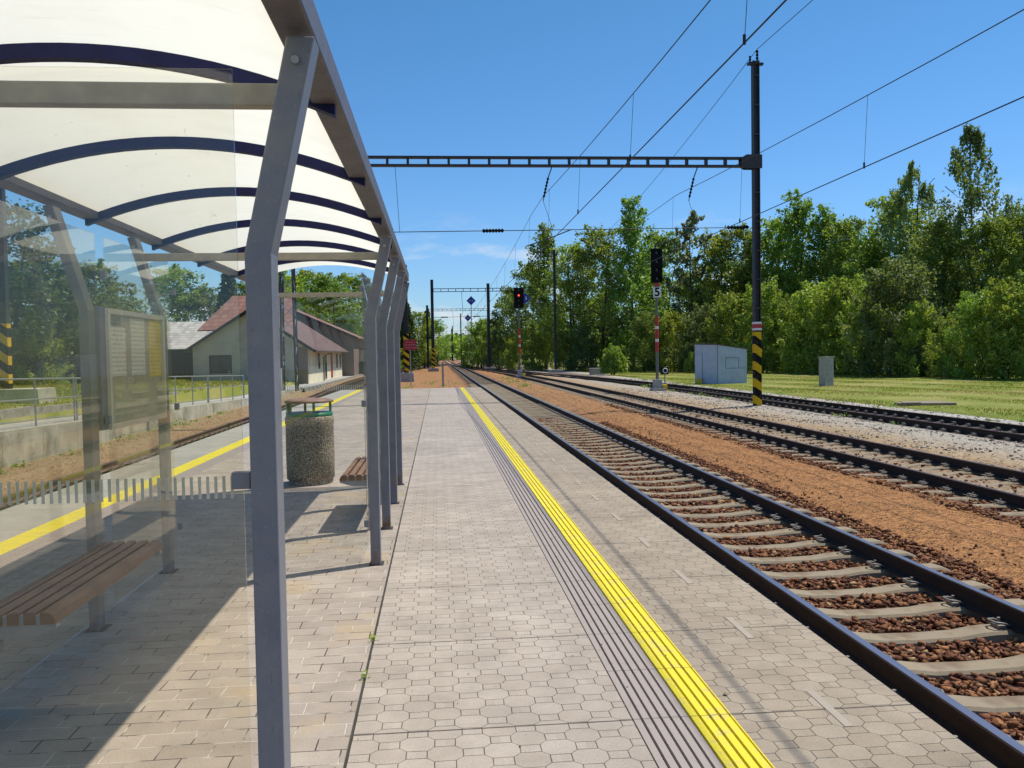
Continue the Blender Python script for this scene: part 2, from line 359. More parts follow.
def dirty(t, v, c, amt=1.0):
    """wear that belongs to the paving: broad mottling, dark spots, ochre rust stains"""
    n = t.noise(v, .55, 6, .62); n2 = t.noise(v, 3.0, 6, .68); n3 = t.noise(v, 120, 2)
    f = t.mr(n, .3, .7, .86, 1.10); c = t.mix(1.0, c, t.comb(f, f, f), 'MULTIPLY')
    f = t.mr(n2, .3, .75, 1.10, .78); c = t.mix(amt, c, t.comb(f, f, f), 'MULTIPLY')
    f = t.mr(n3, .3, .7, .86, 1.12); c = t.mix(1.0, c, t.comb(f, f, f), 'MULTIPLY')
    sp = t.vor(v, 5.5); c = t.mix(t.ma('MULTIPLY', t.mr(sp, .02, .05, .55, 0), t.mr(n2, .5, .6, 0, 1)), c, (.07, .06, .05))
    return c
def octagon_mat(name, base, alt, seams, seam_off=0.0):
    t = NT(name); v = t.pos(); s = t.sep(v)
    wob = t.noise(v, 3.0, 2); wx = t.ma('MULTIPLY', t.ma('SUBTRACT', wob, .5), .012)
    x, y = t.ma('ADD', s[0], wx), t.ma('ADD', s[1], wx)
    Pd, pitch, A, half, c_in = .244, .100, .0165, .077, .045
    tt = t.ma('DIVIDE', y, pitch)
    def dist_center(shift):                                   # distance from the nearest octagon centre, 0..P/2
        u = t.ma('ADD', t.ma('DIVIDE', x, Pd), shift); fr = t.ma('FRACT', u)
        return t.ma('MULTIPLY', t.ma('ABSOLUTE', t.ma('SUBTRACT', t.ma('FRACT', t.ma('ADD', u, .5)), .5)), Pd)
    d0 = dist_center(0.0)
    w0 = t.ma('MULTIPLY', t.mr(d0, c_in, half, 1, -1), A)     # boundary bulge above an even row
    r = t.ma('ROUND', tt); odd = t.ma('ABSOLUTE', t.ma('MODULO', r, 2.0)); sgn = t.ma('SUBTRACT', 1.0, t.ma('MULTIPLY', odd, 2.0))
    yb = t.ma('ADD', t.ma('MULTIPLY', r, pitch), t.ma('MULTIPLY', w0, sgn))
    dh = t.ma('ABSOLUTE', t.ma('SUBTRACT', y, yb))
    row = t.ma('ADD', r, t.ma('GREATER_THAN', y, yb))         # row k lies between boundary k-1 and k
    podd = t.ma('ABSOLUTE', t.ma('MODULO', row, 2.0))
    dk = t.mix  # keep name local
    d1 = dist_center(0.5)
    # boundary r has bulge +w0 when r is even: the octagon under it (row r) is centred at 0 for even rows
    dc = t.ma('ADD', t.ma('MULTIPLY', d0, t.ma('SUBTRACT', 1.0, podd)), t.ma('MULTIPLY', d1, podd))
    dv = t.ma('ABSOLUTE', t.ma('SUBTRACT', dc, half))
    j = t.ma('MINIMUM', dh, dv)
    ux = t.ma('ADD', t.ma('DIVIDE', x, Pd), t.ma('MULTIPLY', podd, .5))
    cell = t.comb(t.ma('ROUND', ux), row, t.ma('LESS_THAN', dc, half))
    wn = t.n('ShaderNodeTexWhiteNoise', noise_dimensions='3D'); t.lk(cell, wn.inputs[0]); rv = wn.outputs['Value']
    joint = t.mr(j, .0010, .0031, 1, 0)
    ys_ = t.ma('MULTIPLY', t.ma('ABSOLUTE', t.ma('SUBTRACT', t.ma('FRACT', t.ma('ADD', t.ma('DIVIDE', s[1], seams), seam_off)), .5)), seams)
    sm = t.mr(ys_, .003, .008, 1, 0)
    jm = t.ma('MAXIMUM', joint, sm)
    c = t.mix(t.mr(rv, 0, 1, 0, .8), base, alt)
    c = dirty(t, v, c)
    c = t.mix(t.mr(t.noise(v, 9, 4), .35, .7, .85, .45), c, c) if False else c
    jw = t.ma('MULTIPLY', jm, t.mr(t.noise(v, 6, 3), .3, .6, .75, 1.0))
    c = t.mix(jw, c, (.045, .037, .030))
    h = t.ma('SUBTRACT', 1.0, jm)
    h = t.ma('ADD', h, t.ma('MULTIPLY', t.noise(v, 160, 2), .12)); h = t.ma('ADD', h, t.ma('MULTIPLY', rv, .18))
    t.bsdf(c, .85, 0, t.bump(h, .45, .004), .25); return t.m
OCT_L = octagon_mat('octagon_paving', (.365, .302, .243), (.415, .352, .287), 1.19, .33)
OCT_R = octagon_mat('octagon_paving_edge', (.315, .25, .178), (.365, .298, .22), 1.19, .33)
def brick_mat():
    t = NT('block_paving'); v = t.pos()
    wv = t.n('ShaderNodeVectorMath', operation='ADD'); t.lk(v, wv.inputs[0])
    w = t.ma('MULTIPLY', t.ma('SUBTRACT', t.noise(v, 1.6, 3), .5), .05); t.lk(t.comb(w, w, 0), wv.inputs[1])
    br = t.n('ShaderNodeTexBrick'); t.lk(wv.outputs[0], br.inputs['Vector']); br.offset = .5
    br.inputs['Scale'].default_value = 1; br.inputs['Brick Width'].default_value = .225; br.inputs['Row Height'].default_value = .13
    br.inputs['Mortar Size'].default_value = .0035; br.inputs['Mortar Smooth'].default_value = .3; br.inputs['Bias'].default_value = 0
    br.inputs['Color1'].default_value = (0, 0, 0, 1); br.inputs['Color2'].default_value = (1, 1, 1, 1); br.inputs['Mortar'].default_value = (.5, .5, .5, 1)
    rv = t.sep(br.outputs['Color'])[0]
    c = t.mix(t.mr(rv, 0, 1, .1, .8), (.315, .258, .205), (.40, .335, .27))
    c = dirty(t, v, c)
    sx_ = t.sep(v); och = t.ma('MULTIPLY', t.mr(t.noise(v, 1.3, 5, .6), .52, .70, 0, .6), t.mr(t.ma('ABSOLUTE', t.ma('ADD', sx_[0], .85)), .2, .9, 1, .1))
    c = t.mix(och, c, (.42, .29, .13))
    sand = t.noise(v, 4, 3)
    jc = t.mix(t.mr(sand, .45, .55), (.07, .055, .045), (.52, .46, .38))
    c = t.mix(br.outputs['Fac'], c, jc)
    h = t.ma('SUBTRACT', 1.0, br.outputs['Fac']); h = t.ma('ADD', h, t.ma('MULTIPLY', rv, .5)); h = t.ma('ADD', h, t.ma('MULTIPLY', t.noise(v, 130, 2), .15))
    t.bsdf(c, .85, 0, t.bump(h, .7, .007), .25); return t.m
BRICK = brick_mat()
def slab_mat():
    t = NT('edge_slab'); v = t.pos(); s = t.sep(v)
    f = t.ma('MULTIPLY', t.ma('ABSOLUTE', t.ma('SUBTRACT', t.ma('FRACT', t.ma('DIVIDE', s[1], 1.19)), .5)), 1.19)
    c = dirty(t, v, (.34, .315, .265)); jm = t.mr(f, .004, .01, 1, 0); c = t.mix(jm, c, (.08, .07, .06))
    t.bsdf(c, .85, 0, t.bump(t.ma('SUBTRACT', 1.0, jm), .5, .006), .25); return t.m
SLAB = slab_mat()
def paving(x0, x1, mat, name='paving', y1=PEND, z=0.0):
    b = MB(); b.bb(x0, x1, -6, y1, -.08 + .001, z); return struct(b.build(name, mat))
paving(1.335, EDGE, OCT_R, 'paving_edge_strip'); paving(-.41, .865, OCT_L, 'paving_walkway'); paving(-3.62, -.425, BRICK, 'paving_blocks'); paving(LEDGE, -4.16, SLAB, 'paving_slabs')
# dark open joint between walkway and blocks, grooves under tactile strips
def groove(x0, x1, c, z):
    b = MB(); b.bb(x0, x1, -6, PEND, -.079, z); return struct(b.build('joint_strip', c))
M('groove_dark', (.045, .04, .036), .9)
groove(-.425, -.41, 'groove_dark', -.012); groove(.865, 1.335, 'groove_dark', -.011); groove(-4.16, -3.62, 'groove_dark', -.011)
def tact_mat(name, c, worn, amt):
    t = NT(name); v = t.pos(); s = t.sep(v)
    f = t.ma('MULTIPLY', t.ma('ABSOLUTE', t.ma('SUBTRACT', t.ma('FRACT', t.ma('ADD', t.ma('DIVIDE', s[1], .595), .16)), .5)), .595)
    n = t.noise(v, 7, 6, .7); n2 = t.noise(v, 45, 4, .6)
    col = t.mix(t.mr(t.ma('ADD', t.ma('MULTIPLY', n, .7), t.ma('MULTIPLY', n2, .3)), .52, .66, 0, amt), c, worn)
    col = t.mix(t.mr(f, .002, .006, .7, 0), col, (.07, .06, .05))
    t.bsdf(col, .7, 0, t.bump(n2, .3, .004), .3); return t.m
YEL = tact_mat('tactile_yellow', (.70, .57, .03), (.44, .36, .22), .85)
GRY = tact_mat('tactile_grey', (.325, .27, .235), (.25, .205, .175), .6)
def bars(x0, n, pitch, w, mat, name, y1=PEND):
    b = MB()
    for k in range(n):
        x = x0 + k * pitch
        b.prism_y([(x, -.010), (x + w, -.010), (x + w - .003, .003), (x + .003, .003)], -6, y1)
    return struct(b.build(name, mat))
bars(.868, 6, .0452, .0385, GRY, 'grooved_guide_strip'); bars(1.139, 4, .0478, .0405, YEL, 'yellow_safety_line')
b = MB(); b.prism_y([(1.330 - .003, -.010), (1.335, -.010), (1.335, .003), (1.329, .003)], -6, PEND); struct(b.build('yellow_safety_line_edge', YEL))
bars(-3.885, 6, .0452, .034, GRY, 'grooved_guide_strip_far_side'); bars(-4.158, 6, .0452, .036, YEL, 'yellow_safety_line_far_side')
# faded white dashes of the old line on the edge paving
b = MB()
for k in range(30):
    y = 1.0 + k * 1.19 + .2
    for dx in (0,):
        b.bb(1.795 + dx, 1.835 + dx, y, y + .40, .0012, .0034)
t = NT('worn_white_dash'); v = t.pos(); t.bsdf(t.mix(t.mr(t.noise(v, 22, 5, .7), .38, .66, 0, 1), (.362, .302, .232), (.33, .275, .215)), .85)
struct(b.build('faded_dashed_line', t.m))
# front lip of the platform end
b = MB(); b.bb(LEDGE, EDGE, PEND, PEND + .14, -.6, -.004); struct(b.build('platform_end_kerb', 'old_concrete'))

# outer platform on the left: retaining wall, path
zt = lambda y: max(-.42, .16 - .0195 * (y - 19))
b = MB()
for y0 in np.arange(-4, 62, 2.0):
    a0, a1 = zt(y0), zt(y0 + 2.0)
    b.add([(-10.12, y0 + .006, -1), (-9.9, y0 + .006, -1), (-9.9, y0 + .006, a0), (-10.12, y0 + .006, a0), (-10.12, y0 + 1.994, -1), (-9.9, y0 + 1.994, -1), (-9.9, y0 + 1.994, a1), (-10.12, y0 + 1.994, a1)],
          [(0, 1, 2, 3), (7, 6, 5, 4), (1, 5, 6, 2), (2, 6, 7, 3), (3, 7, 4, 0)])
tag(b.build('retaining_wall', 'old_concrete'), 'stained concrete retaining wall of stacked blocks under the tube railing', 'wall')
t = NT('path_asphalt'); v = t.pos(); t.bsdf(dirty(t, v, (.40, .38, .35)), .9, 0, t.bump(t.noise(v, 60, 3), .4, .01), .2); PATH = t.m
b = MB()
for y0 in np.arange(-4, 62, 2.0):
    b.add([(-11.9, y0, zt(y0) - .02), (-10.121, y0, zt(y0) - .02), (-10.121, y0 + 2, zt(y0 + 2) - .02), (-11.9, y0 + 2, zt(y0 + 2) - .02)], [(0, 1, 2, 3)])
b.add([(-11.9, 62, -.44), (-9.3, 62, -.44), (-8.9, 118, -.42), (-11.0, 118, -.42)], [(0, 1, 2, 3)])
struct(b.build('path', PATH))
b = MB(); b.bar((-12.0, -4, .16), (-12.0, 26, .16), .12, .5); b.bar((-12.0, 26, .12), (-12.0, 40, .0), .12, .5)
tag(b.build('kerb_wall', 'concrete'), 'low concrete kerb wall behind the railed path on the left', 'kerb')
b = MB()
for k in range(30): b.bb(-9.22, -8.98, 58 + k * 1.9, 58 + k * 1.9 + 1.55, -.75, -.33)
b.bb(-9.20, -9.02, 58, 115, -.75, -.40); struct(b.build('kerb', 'concrete'))

# ================================================================== tracks
def ax0(y): return -6.45 - .35 * sstep(20, 80, y) + 1.0 * sstep(85, 140, y) + (3.56 + 5.8) * sstep(110, 235, y)
def ax1(y): return 3.56 + .0 * y
def ax2(y): return 8.5 - 4.94 * sstep(62, 190, y)
def ax3(y): return 14.0 - 5.5 * sstep(42, 128, y) - 4.94 * sstep(80, 200, y)
def rail_mat():
    t = NT('rail_steel'); v = t.pos(); n = t.noise(v, 8, 5)
    t.bsdf(t.mix(n, (.020, .013, .010), (.055, .030, .020)), .75, .1, None, .3); return t.m
RAILM = rail_mat()
t = NT('rail_rust'); n = t.noise(t.pos(), 8, 5); t.bsdf(t.mix(n, (.10, .05, .035), (.17, .09, .065)), .8); RAILR = t.m
t = NT('rail_top'); n = t.noise(t.scale(t.pos(), (30, 1, 30)), 2, 4); t.bsdf(t.mix(n, (.20, .19, .23), (.34, .32, .38)), .32, .8, None, .5); RTOP = t.m
t = NT('rail_top_rusty'); n = t.noise(t.scale(t.pos(), (30, 1, 30)), 2, 4); t.bsdf(t.mix(n, (.055, .035, .03), (.12, .08, .075)), .5, .35, None, .4); RTOPR = t.m
def conc_sleeper():
    t = NT('sleeper_concrete'); v = t.co(); n = t.noise(v, 6, 5, .65); r = t.objrnd()
    c = t.mix(n, (.22, .172, .11), (.34, .275, .185)); c = t.mix(t.mr(r, 0, 1, 0, .5), c, (.25, .20, .14))
    c = t.mix(t.mr(t.noise(v, 3.5, 5), .52, .7, 0, .6), c, (.12, .065, .035))
    t.bsdf(c, .88, 0, t.bump(t.noise(v, 60, 3), .4, .006), .2); return t.m
SLEEP = conc_sleeper()
t = NT('sleeper_wood'); v = t.co(); n = t.noise(t.scale(v, (1, 14, 14)), 3, 5); t.bsdf(t.mix(n, (.05, .038, .032), (.13, .10, .08)), .9, 0, t.bump(n, .5, .01), .2); SLEEPW = t.m
M('clip_steel', (.24, .21, .18), .5, .3)

RP = [(-.07, -.16), (.07, -.16), (.07, -.148), (.012, -.128), (.010, -.045), (.034, -.036), (.036, -.008), (.028, 0), (-.028, 0), (-.036, -.008), (-.034, -.036), (-.010, -.045), (-.012, -.128), (-.07, -.148)]
def rail(parent, ax, off, z, ys_, top):
    V = []; F = []; mi = []; n = len(RP)
    for y in ys_:
        dx = (ax(y + .5) - ax(y - .5)); nrm = 1 / math.sqrt(1 + dx * dx)
        x0 = ax(y) + off * nrm; y0 = y - off * dx * nrm
        for px, pz in RP: V.append((x0 + px * nrm, y0 - px * dx * nrm, z(y) + pz))
    for j in range(len(ys_) - 1):
        for k in range(n):
            F.append((j * n + k, j * n + (k + 1) % n, (j + 1) * n + (k + 1) % n, (j + 1) * n + k)); mi.append(1 if k == 7 else 0)
    b = MB(); b.v = V; b.f = [list(f) for f in F]; b.mi = mi; b.sm = [False] * len(F)
    b.add(V[:n], [tuple(range(n))], 0)
    return b.build('rail', [RAILR if ax is ax0 else RAILM, top], parent)
# sleeper with raised rail seats, and its four curled rail clips
def sleeper_mesh():
    X = [-1.36, -1.27, -.55, -.45, -.30, 0, .30, .45, .55, 1.27, 1.36]; Zt = [-.19, -.162, -.163, -.170, -.190, -.196, -.190, -.170, -.163, -.162, -.19]
    Wt = [.080, .085, .085, .084, .081, .080, .081, .084, .085, .085, .080]
    b = MB(); V = []
    for x, z, w in zip(X, Zt, Wt): V += [(x, -w - .05, -.38), (x, -w - .02, z - .02), (x, -w, z), (x, w, z), (x, w + .02, z - .02), (x, w + .05, -.38)]
    F = [(i * 6 + k, i * 6 + k + 1, (i + 1) * 6 + k + 1, (i + 1) * 6 + k) for i in range(len(X) - 1) for k in range(5)]
    F += [tuple(range(6)), tuple(range((len(X) - 1) * 6, len(X) * 6))[::-1]]
    return b.add(V, F)
def clip_mesh():
    b = MB()
    for off in (0,):
        b.bb(off - .10, off + .10, -.085, .085, -.166, -.157)
        for s_ in (-1, 1):
            cx = off + s_ * .115
            b.bb(cx - .03, cx + .03, -.05, .05, -.160, -.135)
            b.tube([(cx, 0, -.158), (cx, 0, -.085)], .013, 6)
            P = [(off + s_ * .06, -.05, -.135), (cx, -.06, -.115), (cx + s_ * .055, -.045, -.11), (cx + s_ * .07, 0, -.105), (cx + s_ * .055, .045, -.11), (cx, .06, -.115), (off + s_ * .06, .05, -.135)]
            b.tube(P, .009, 6)
    return b
def wood_mesh():
    b = MB(); b.bb(-1.25, 1.25, -.12, .12, -.33, -.165); return b
SM0 = sleeper_mesh().build('sleeper', SLEEP); CM0 = clip_mesh().build('rail_fastening', 'clip_steel'); WM0 = wood_mesh().build('sleeper', SLEEPW)
sme, cme, wme = SM0.data, CM0.data, WM0.data
for o in (SM0, CM0, WM0): bpy.data.objects.remove(o)
def track(label, ax, zf, y0, y1, top, sm, first, spacing=.60, jit=.02, step=None):
    T = thing('railway_track', label, 'railway track', (ax(first), first, zf(first) - .2))
    yl = list(np.arange(y0, y1, 2.0)) + [y1]
    for s_ in (-.7535, .7535): rail(T, ax, s_, zf, yl, top)
    k = 0; y = first
    while k < 100:
        o = bpy.data.objects.new('sleeper', sm); COL.objects.link(o); o.parent = T
        a = -math.atan(ax(y + .5) - ax(y - .5)); o.location = Vector((ax(y), y + random.uniform(-jit, jit), zf(y) + random.uniform(-.006, .004))) - T.location
        o.rotation_euler = (0, 0, a + random.uniform(-.012, .012))
        if k < 55:
            for off in (-.755, .755):
                c = bpy.data.objects.new('rail_fastening', cme); COL.objects.link(c); c.parent = o; c.location = (off, 0, 0)
        k += 1; y += spacing
    far = MB()
    for yy in list(np.arange(y, min(y1, 230), spacing)) + list(np.arange(y0, first - .3, spacing)):
        a = -math.atan(ax(yy + .5) - ax(yy - .5)); far.box((ax(yy), yy, zf(yy) - .27), (2.42, .2, .2), a)
    f = far.build('sleeper_row', SLEEP if sm is sme else SLEEPW, T); f['kind'] = 'stuff'
    return T
Z1 = lambda y: -.265
Z0 = lambda y: -.50 + .22 * sstep(45, 75, y)
Z2 = lambda y: -.30 + .03 * sstep(70, 180, y)
Z3 = lambda y: -.31 + .03 * sstep(90, 180, y)
track('straight railway track with shiny rails and concrete sleepers right beside the platform edge', ax1, Z1, -4, 620, RTOP, sme, 2.35)
track('second track from the right-hand platform edge, beyond the orange gravel', ax2, Z2, 2, 200, RTOPR, sme, 9.0)
track('dark outermost track along the grass strip in front of the wood', ax3, Z3, 6, 205, RTOPR, wme, 14.0, .62)
track('brown rusty track between the far platform side and the stained retaining wall', ax0, Z0, 4, 238, RTOPR, wme, 12.0, .62)

# ---- ballast stones
def ico():
    p = (1 + 5 ** .5) / 2
    V = np.array([(-1, p, 0), (1, p, 0), (-1, -p, 0), (1, -p, 0), (0, -1, p), (0, 1, p), (0, -1, -p), (0, 1, -p), (p, 0, -1), (p, 0, 1), (-p, 0, -1), (-p, 0, 1)], float) / 1.9
    F = np.array([(0, 11, 5), (0, 5, 1), (0, 1, 7), (0, 7, 10), (0, 10, 11), (1, 5, 9), (5, 11, 4), (11, 10, 2), (10, 7, 6), (7, 1, 8), (3, 9, 4), (3, 4, 2), (3, 2, 6), (3, 6, 8), (3, 8, 9), (4, 9, 5), (2, 4, 11), (6, 2, 10), (8, 6, 7), (9, 8, 1)])
    return V, F
CV = np.array([(x, y, z) for z in (-1, 1) for x, y in ((-1, -1), (1, -1), (1, 1), (-1, 1))], float) * .62
CF = np.array([(3, 2, 1, 0), (4, 5, 6, 7), (0, 1, 5, 4), (1, 2, 6, 5), (2, 3, 7, 6), (3, 0, 4, 7)])
def randrot(n):
    q = rng.normal(size=(n, 4)); q /= np.linalg.norm(q, axis=1)[:, None]; w, x, y, z = q.T
    return np.stack([1 - 2 * (y * y + z * z), 2 * (x * y - z * w), 2 * (x * z + y * w), 2 * (x * y + z * w), 1 - 2 * (x * x + z * z), 2 * (y * z - x * w), 2 * (x * z - y * w), 2 * (y * z + x * w), 1 - 2 * (x * x + y * y)], 1).reshape(n, 3, 3)
def stones(P, size, shape='ico', jit=.40):
    V0, F0 = ico() if shape == 'ico' else (CV, CF)
    n = len(P); V = V0[None] + rng.normal(0, jit, (n, len(V0), 3)) * .75
    V *= rng.uniform(.55, 1.15, (n, 1, 3)); V = np.einsum('nij,nkj->nki', randrot(n), V)
    V *= size[:, None, None] / 2; V[:, :, 2] *= .68; V += P[:, None, :]
    F = F0[None] + (np.arange(n) * len(V0))[:, None, None]
    return V.reshape(-1, 3), F.reshape(-1, F0.shape[1])
def stone_mat(name, cols):
    t = NT(name); r = t.island(); n = t.noise(t.pos(), 40, 3)
    st = [(i / (len(cols) - 1), c) for i, c in enumerate(cols)]
    c = t.ramp(r, *st); f = t.mr(n, .3, .7, .75, 1.25); c = t.mix(1.0, c, t.comb(f, f, f), 'MULTIPLY')
    t.bsdf(c, .9, 0, None, .2); return t.m
REDS = stone_mat('ballast_red', [(.06, .026, .017), (.15, .058, .030), (.24, .10, .045), (.09, .037, .024), (.34, .16, .065), (.17, .066, .034), (.07, .032, .023), (.28, .12, .05), (.13, .052, .028), (.46, .29, .14)])
GREYS = stone_mat('ballast_grey', [(.26, .20, .15), (.34, .28, .215), (.20, .16, .125), (.40, .345, .285), (.29, .225, .165), (.45, .41, .36)])
ORNG = stone_mat('gravel_orange', [(.27, .13, .05), (.34, .18, .08), (.20, .09, .04), (.38, .23, .11), (.29, .14, .055), (.42, .30, .18), (.17, .075, .035)])
def scatter(n, xr, yr, bias=1.0):
    y = yr[0] + (yr[1] - yr[0]) * rng.random(n) ** bias; x = rng.uniform(*xr, n); return x, y
def ballast(name, parts, mat, shape='ico'):
    Vs, Fs, o = [], [], 0
    for P, sz in parts:
        V_, F_ = stones(P, sz, shape); Vs.append(V_); Fs.append(F_ + o); o += len(V_)
    return stuff(npmesh(name, np.concatenate(Vs), np.concatenate(Fs), mat))
def not_sleeper(x, y, first, sp, ax, halfw=.135):
    ph = ((y - first + sp / 2) % sp) - sp / 2
    return (np.abs(ph) > halfw) | (np.abs(x - ax) > 1.40)
parts = []
for n, xr, yr, bi, s0, s1, dz, up in ((24000, (2.15, 4.95), (2.2, 11), 1.1, .035, .078, 0, .045), (20000, (2.3, 4.95), (11, 28), 1.3, .04, .085, 0, .045), (5500, (4.75, 5.22), (4.5, 26), 1.4, .03, .07, .01, .03), (500, (5.3, 5.8), (4.5, 30), 1.2, .02, .05, .0, .01)):
    x, y = scatter(n, xr, yr, bi); k = not_sleeper(x, y, 2.35, .6, 3.56) & (np.abs(np.abs(x - 3.56) - .755) > .07)
    x, y = x[k], y[k]; z = np.interp(x, bx_, bz_) + rng.uniform(.0, up, len(x)) + dz
    parts.append((np.stack([x, y, z], 1), rng.uniform(s0, s1, len(x))))
ballast('ballast', parts, REDS, 'cube')
parts = []
for n, xr, yr in ((2600, (7.2, 9.8), (9, 40)), (2600, (6.75, 7.6), (8.5, 34))):
    x, y = scatter(n, xr, yr, 1.3); k = not_sleeper(x, y, 9.0, .6, 8.5) & (np.abs(np.abs(x - 8.5) - .755) > .07); x, y = x[k], y[k]
    parts.append((np.stack([x, y, np.interp(x, bx_, bz_) + rng.uniform(0, .03, len(x))], 1), rng.uniform(.04, .085, len(x))))
ballast('ballast', parts, REDS, 'cube')
parts = []
for n, xr, yr, s0, s1 in ((5200, (10.0, 13.0), (11, 50), .03, .085), (2600, (14.9, 16.9), (15, 70), .05, .11), (1500, (13.2, 14.8), (14, 40), .04, .08), (250, (5.6, 7.0), (6, 30), .012, .03)):
    x, y = scatter(n, xr, yr, 1.4); k = (rng.random(n) < .35) | (np.sin(x * 3.1 + y * .7) + np.sin(y * 1.9) > .1); x, y = x[k], y[k]
    parts.append((np.stack([x, y, np.interp(x, bx_, bz_) + rng.uniform(-.01, .015, len(x))], 1), rng.uniform(s0, s1, len(x))))
ballast('gravel', parts, GREYS, 'cube')
parts = []
for n, xr, yr, s0, s1 in ((15000, (5.2, 7.2), (5.5, 20), .008, .018), (2500, (5.2, 7.2), (20, 45), .02, .04), (2500, (-9.7, -8.0), (10, 50), .02, .06)):
    x, y = scatter(n, xr, yr, 1.3)
    parts.append((np.stack([x, y, np.array([bedz(a, c) for a, c in zip(x, y)]) + .002], 1), rng.uniform(s0, s1, len(x))))
ballast('gravel', parts, ORNG, 'cube')

# ================================================================== platform shelter
PY = [2.66 + 1.423 * k for k in range(7)]
SH = thing('platform_shelter', 'open grey steel platform shelter with an arched opal roof on blue ribs', 'shelter', (-1.36, 2.66, 0))
def post(side, y):
    cx, tx = (-.535, -.39) if side > 0 else (-2.19, -2.38)
    w = .04 if side > 0 else .03; zk = 2.02; zt_ = 2.67
    b = MB(); b.prism_y([(cx - w, 0), (cx + w, 0), (cx + w, zk), (tx + w, zt_), (tx - w - .004, zt_), (cx - w, zk)], y - .055, y + .055)
    o = b.build('post', 'grey_paint', SH, .006)
    h = MB()
    h.tube([(tx - .004 + (cx - tx) * .1, y - .056, zt_ - .075), (tx - .004 + (cx - tx) * .1, y - .066, zt_ - .075)], .013, 8)
    h.build('bolt', 'galvanised', o)
    p = MB(); p.bb(cx - .055, cx + .062, y - .07, y + .075, .0005, .004); p.build('foot_plate', 'groove_dark', o)
    return o
for k, y in enumerate(PY):
    if k in (0, 3, 4, 5, 6): post(1, y)
    if k in (0, 1, 2, 3, 6): post(-1, y)
RY0, RY1 = 1.6, 11.35
for x0, x1 in ((-.475, -.362), (-2.47, -2.35)):
    b = MB(); b.bb(x0, x1, RY0, RY1, 2.70, 2.815); b.build('roof_beam', 'beam_paint', SH, .008)
def arc(x0, x1, z0, rise, n=22):
    return [(x0 + (x1 - x0) * i / n, z0 + rise * (1 - (2 * i / n - 1) ** 2)) for i in range(n + 1)]
for k in range(-1, 6):
    y = 3.42 + 1.38 * k; lo = arc(-2.44, -.385, 2.655, .21); hi = arc(-2.44, -.385, 2.712, .21)
    b = MB()
    V = []
    for (xa, za), (xb, zb) in zip(lo, hi): V += [(xa, y - .025, za), (xa, y + .025, za), (xb, y + .025, zb), (xb, y - .025, zb)]
    n = len(lo); F = [(i * 4 + q, i * 4 + (q + 1) % 4, (i + 1) * 4 + (q + 1) % 4, (i + 1) * 4 + q) for i in range(n - 1) for q in range(4)] + [(0, 1, 2, 3), tuple(range(4 * n - 4, 4 * n))]
    b.add(V, F); b.build('roof_rib', 'blue_paint', SH)
lo = arc(-2.435, -.39, 2.716, .209, 28); yk = list(np.linspace(RY0, RY1, 9))
b = MB(); n = len(lo)
b.add([(x, q, z) for q in yk for x, z in lo], [(j * n + i, j * n + i + 1, (j + 1) * n + i + 1, (j + 1) * n + i) for j in range(8) for i in range(n - 1)], 0, True)
b.build('roof_sheet', OPAL, SH)
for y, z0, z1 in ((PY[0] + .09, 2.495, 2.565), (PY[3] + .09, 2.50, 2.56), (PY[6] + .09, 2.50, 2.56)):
    b = MB(); b.bb(-2.34, -.43, y - .025, y + .025, z0, z1); b.build('cross_rail', M('rail_bounce_tint', (.34, .31, .26), .5), SH, .004)  # steel colour lightened and warmed: ground bounce light painted into the cross rails
M('frit', (.62, .62, .60), .6)
def pane(x0, x1, y0, y1, z0, z1, mat, strips=True):
    b = MB(); b.bb(x0, x1, y0, y1, z0, z1); o = b.build('glass_pane', mat, SH)
    if strips:
        s = MB(); alongx = (x1 - x0) > (y1 - y0); a, c = (x0, x1) if alongx else (y0, y1)
        for q in np.arange(a + .04, c - .03, .0245):
            if alongx: s.bb(q, q + .0095, y1 + .002, y1 + .003, 1.268, 1.338)
            else: s.bb(x0 - .003, x0 - .002, q, q + .0095, 1.268, 1.338)
        s.build('visibility_stripes', 'frit', o, off=SH.location)
    return o
pane(-2.11, -.607, PY[0] - .005, PY[0] + .005, .13, 2.585, GLASS_DIRTY)
pane(-2.11, -.607, PY[6] - .005, PY[6] + .005, .13, 2.49, GLASS)
for k in (0, 1, 2): pane(-2.108, -2.098, PY[k] + .07, PY[k + 1] - .07, .13, 2.49, GLASS_DIRTY, False)
for k in (3, 4, 5): pane(-.612, -.602, PY[k] + .07, PY[k + 1] - .07, .13, 2.40, GLASS, False)
def bracket(x0, x1, y, z):
    b = MB(); b.bb(x0, x1, y - .02, y + .02, z - .026, z + .026); b.build('glass_bracket', 'grey_paint', SH, .003)
for z in (.35, 1.325, 2.25):
    bracket(-.64, -.583, PY[0] - .0, z) if z < 2 else None
    if z < 2: bracket(-2.14, -2.09, PY[0], z)
    for k in (0, 1, 2, 3): bracket(-2.127, -2.095, PY[k] + .08, z); 
    for k in (3, 4, 5, 6): bracket(-.618, -.583, PY[k] - (.08 if k else 0), z)

